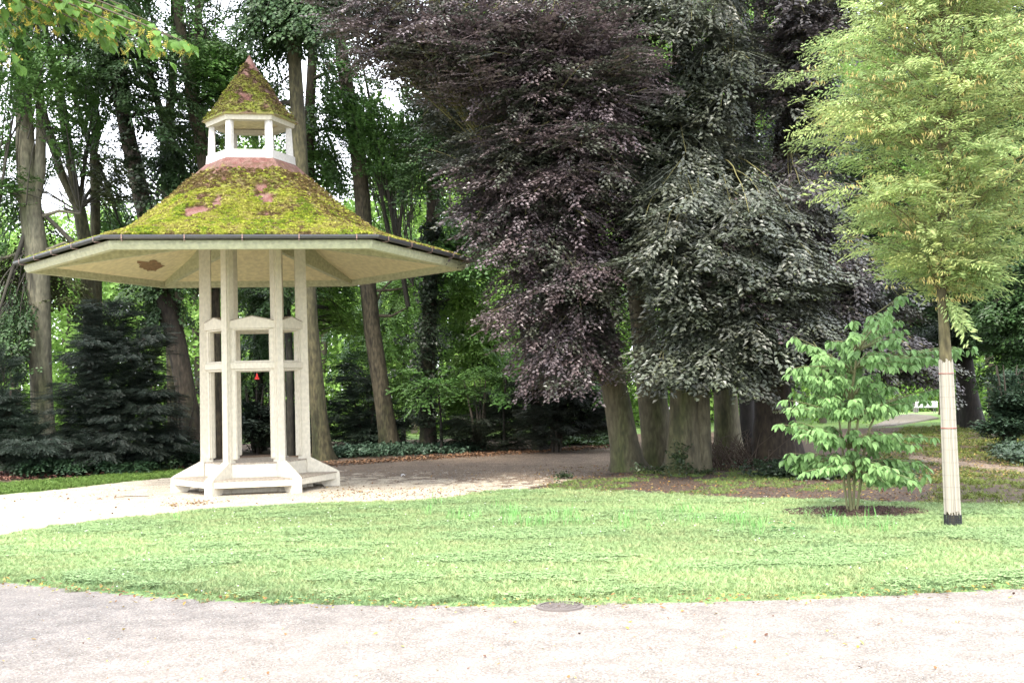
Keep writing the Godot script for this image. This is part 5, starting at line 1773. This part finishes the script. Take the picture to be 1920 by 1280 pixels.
# ---------------------------------------------------------------- the linden whose branch hangs in at the top left
func make_linden():
	var base := Vector3(-6.4, 0, -3.2)
	var o := thing("linden", base, "near linden branch with yellow blossom hanging in at the top left corner", "tree")
	var b := MB.new()
	b.tube(PackedVector3Array([Vector3(0, -0.1, 0), Vector3(0, 0.3, 0), Vector3(0.05, 2, 0), Vector3(0, 4, 0), Vector3(0.1, 7, -0.1), Vector3(0, 10, 0)]), PackedFloat32Array([0.42, 0.32, 0.28, 0.25, 0.17, 0.05]), 16, Color(0.10, 0.09, 0.07), noise, 0.07, Color(0.08, 0.09, 0.04), 0.4)
	part("trunk", b.done(), M.bark, o)
	var wood := MB.new()
	var far := Copies.new()
	for k in 44:
		var u := Vector3(rng.randfn(), rng.randfn(), rng.randfn()).normalized() * pow(rng.randf(), 0.4)
		var e := Vector3(-0.6 + u.x * 2.8, 7.6 + u.y * 2.6, u.z * 3.2)
		bough(far, wood, Vector3(0, maxf(3.5, e.y - 1.0), 0), e, 1.7, 18, 0.8, 0.3, 1.0, Color(0.06, 0.11, 0.025), Color(0.06, 0.05, 0.035), 0.03)
	# the branch in view
	var meshes := []
	for k in 4:
		var lb := MB.new(false)
		var g: float = [0.8, 1.0, 1.2, 0.9][k]
		lb.broad(Vector3(0.02, 0, 0), Vector3.RIGHT, Vector3.UP, 0.062, 0.052, Color(0.105 * g, 0.205 * g, 0.038 * g), [0.2, 0.35, 0.1, 0.3][k], 0.25)
		lb.raw(Vector3(0, 0.001, 0.001), Vector3(0, -0.001, 0), Vector3(0.022, 0, 0), Color(0.14, 0.18, 0.05))
		meshes.append(lb.done())
	var rest := Copies.new()
	var bloom := Copies.new()
	var root := at(-420, -160, 6.6)
	var count := 0
	for q in [[345, 78, 6.4], [300, 95, 6.5], [250, 60, 6.3], [280, 40, 6.5], [200, 30, 6.4], [160, 10, 6.6], [225, 80, 6.6], [110, 45, 6.5], [60, 20, 6.4], [120, -10, 6.3], [20, 95, 6.2], [30, -20, 6.6], [230, 10, 6.6], [320, 70, 6.6], [-40, 60, 6.4], [190, 62, 6.3], [60, 70, 6.8]]:
		var e := at(q[0], q[1], q[2])
		var mid := root.lerp(e, 0.55) + Vector3(0, 0.14, 0)
		var pts := PackedVector3Array()
		var rad := PackedFloat32Array()
		for j in 9:
			var t := j / 8.0
			pts.append(root.lerp(mid, t).lerp(mid.lerp(e, t), t) - base)
			rad.append(lerpf(0.018, 0.0025, t))
		wood.tube(pts, rad, 5, Color(0.08, 0.065, 0.04))
		for j in 44:
			var t := 1.0 - 0.5 * pow(rng.randf(), 1.4)
			var p := root.lerp(mid, t).lerp(mid.lerp(e, t), t)
			var dir := (mid.lerp(e, t) - root.lerp(mid, t)).normalized()
			var ang := rr(-1.3, 1.3)
			var x := dir.rotated(Vector3.UP, ang)
			p += x * rr(0.0, 0.07) + Vector3(0, rr(-0.05, 0.03), 0)
			x.y -= rr(0.0, 0.9)
			x = x.normalized()
			var z := x.cross(Vector3(rr(-0.5, 0.5), 1, rr(-0.5, 0.5))).normalized()
			var y := z.cross(x)
			var sc := rr(0.7, 1.25)
			if count < 300:
				var l := part("leaf", meshes[rng.randi() % 4], M.thin_leaf, o)
				l.transform = Transform3D(Basis(x, y, z).scaled(Vector3(sc, sc, sc)), p - base)
			else:
				rest.add(x * sc, y * sc, z * sc, p - base, Color.WHITE * rr(0.8, 1.2))
			count += 1
			if rng.randf() < 0.5:
				bloom.add(x, y, z, p - base + Vector3(rr(-0.03, 0.03), -0.03, rr(-0.03, 0.03)), Color(0.45, 0.37, 0.08) * rr(0.8, 1.3))
	# limb joining the branch to the trunk
	wood.tube(PackedVector3Array([Vector3(0, 3.2, 0), (root - base) * 0.5 + Vector3(0, 2.0, 0), root - base]), PackedFloat32Array([0.09, 0.05, 0.02]), 8, Color(0.08, 0.065, 0.04))
	part("branches", wood.done(), M.wood, o)
	many("crown", far, SP.broad[0], M.leaf, o)
	many("foliage", rest, meshes[0], M.thin_leaf, o)
	var bm := MB.new(false)
	for k in 9:
		var c := Vector3(rr(-0.02, 0.02), rr(-0.02, 0.01), rr(-0.02, 0.02))
		for j in 4:
			var a := TAU * j / 4.0 + rr(0, 1)
			bm.leaf(c, Vector3(cos(a), rr(-0.3, 0.6), sin(a)).normalized(), Vector3(0.1, 1, 0.1), 0.009, 0.006, Color.WHITE, 0.1)
	bm.leaf(Vector3(0, 0.02, 0), Vector3(0.4, -1, 0.1).normalized(), Vector3(1, 0.3, 0), 0.06, 0.013, Color(0.8, 1.2, 1.0), 0.2)
	many("blossom", bloom, bm.done(), M.thin_leaf, o)

# ---------------------------------------------------------------- small things
func make_small_things():
	var mp := on_ground(1050, 1138)
	var mh := thing("manhole_cover", mp, "round rusty grey manhole cover at the edge of the lawn", "manhole cover")
	var rim := MB.new()
	var disc := MB.new()
	for k in 40:
		var a := TAU * k / 40.0
		var b := TAU * (k + 1) / 40.0
		var ua := Vector3(cos(a), 0, sin(a))
		var ub := Vector3(cos(b), 0, sin(b))
		rim.quad(ua * 0.185 + Vector3(0, 0.014, 0), ub * 0.185 + Vector3(0, 0.014, 0), ub * 0.160 + Vector3(0, 0.014, 0), ua * 0.160 + Vector3(0, 0.014, 0), Vector3(0, -5, 0), Color.WHITE)
		rim.quad(ua * 0.19 + Vector3(0, -0.02, 0), ub * 0.19 + Vector3(0, -0.02, 0), ub * 0.185 + Vector3(0, 0.014, 0), ua * 0.185 + Vector3(0, 0.014, 0), Vector3.ZERO, Color.WHITE)
		disc.face(Vector3(0, 0.009, 0), ua * 0.160 + Vector3(0, 0.009, 0), ub * 0.160 + Vector3(0, 0.009, 0), Vector3(0, -5, 0), Color.WHITE)
	for r in [0.05, 0.09, 0.13]:
		ring_tube(disc, Vector3(0, 0.010, 0), r, 0.004)
	for k in 12:
		var a := TAU * k / 12.0
		disc.box(Transform3D(Basis(Vector3.UP, -a), Vector3(cos(a) * 0.1, 0.011, sin(a) * 0.1)), Vector3(0.1, 0.006, 0.008), Color.WHITE)
	var cast := plain(0.13, 0.11, 0.10, 0.8)
	part("rim", rim.done(), cast, mh)
	part("lid", disc.done(), cast, mh)
	var pp := on_ground(757, 893)
	var pa := MB.new()
	for k in 7:
		var a := rr(0, TAU)
		pa.face(Vector3(0, 0.05, 0), Vector3(cos(a) * 0.06, rr(0, 0.06), sin(a) * 0.06), Vector3(cos(a + 1.2) * 0.07, rr(0.0, 0.05), sin(a + 1.2) * 0.06), Vector3.ZERO, Color.WHITE)
	var po := part("paper_scrap", pa.done(), M.paper)
	po.position = pp
	tag(po, "crumpled white paper scrap lying on the brown path", "litter")
	# weeds standing out of the lawn and path edge
	for q in [[1475, 1003, 0.17, 14, "broad leaved weed clump in the lawn below the dogwood"], [1045, 907, 0.10, 10, "small weed tuft at the edge of the brown path"], [1180, 905, 0.08, 8, "lone seedling on the soil before the beech clump"]]:
		var p := on_ground(q[0], q[1])
		var w := thing("weed", p, q[4], "weed")
		for k in q[3]:
			var a := rr(0, TAU)
			var b := MB.new(false)
			var h: float = q[2] * rr(0.2, 1.0)
			b.broad(Vector3(cos(a) * q[2] * rr(0.1, 0.9), h, sin(a) * q[2] * rr(0.1, 0.9)), Vector3(cos(a), rr(-0.2, 0.5), sin(a)).normalized(), Vector3.UP, rr(0.06, 0.1), rr(0.035, 0.06), Color(0.085, 0.19, 0.065) * rr(0.85, 1.2))
			part("leaf", b.done(), M.grass, w)
	# a twig on the gravel
	var tp := on_ground(245, 932)
	var tb := MB.new()
	tb.tube(PackedVector3Array([Vector3(-0.28, 0.01, 0), Vector3(0, 0.02, 0.03), Vector3(0.3, 0.012, -0.02)]), PackedFloat32Array([0.004, 0.008, 0.005]), 6, Color(0.09, 0.07, 0.05))
	var to := part("twig", tb.done(), M.wood)
	to.position = tp
	tag(to, "bare brown twig lying on the cream gravel left of the shelter", "twig")
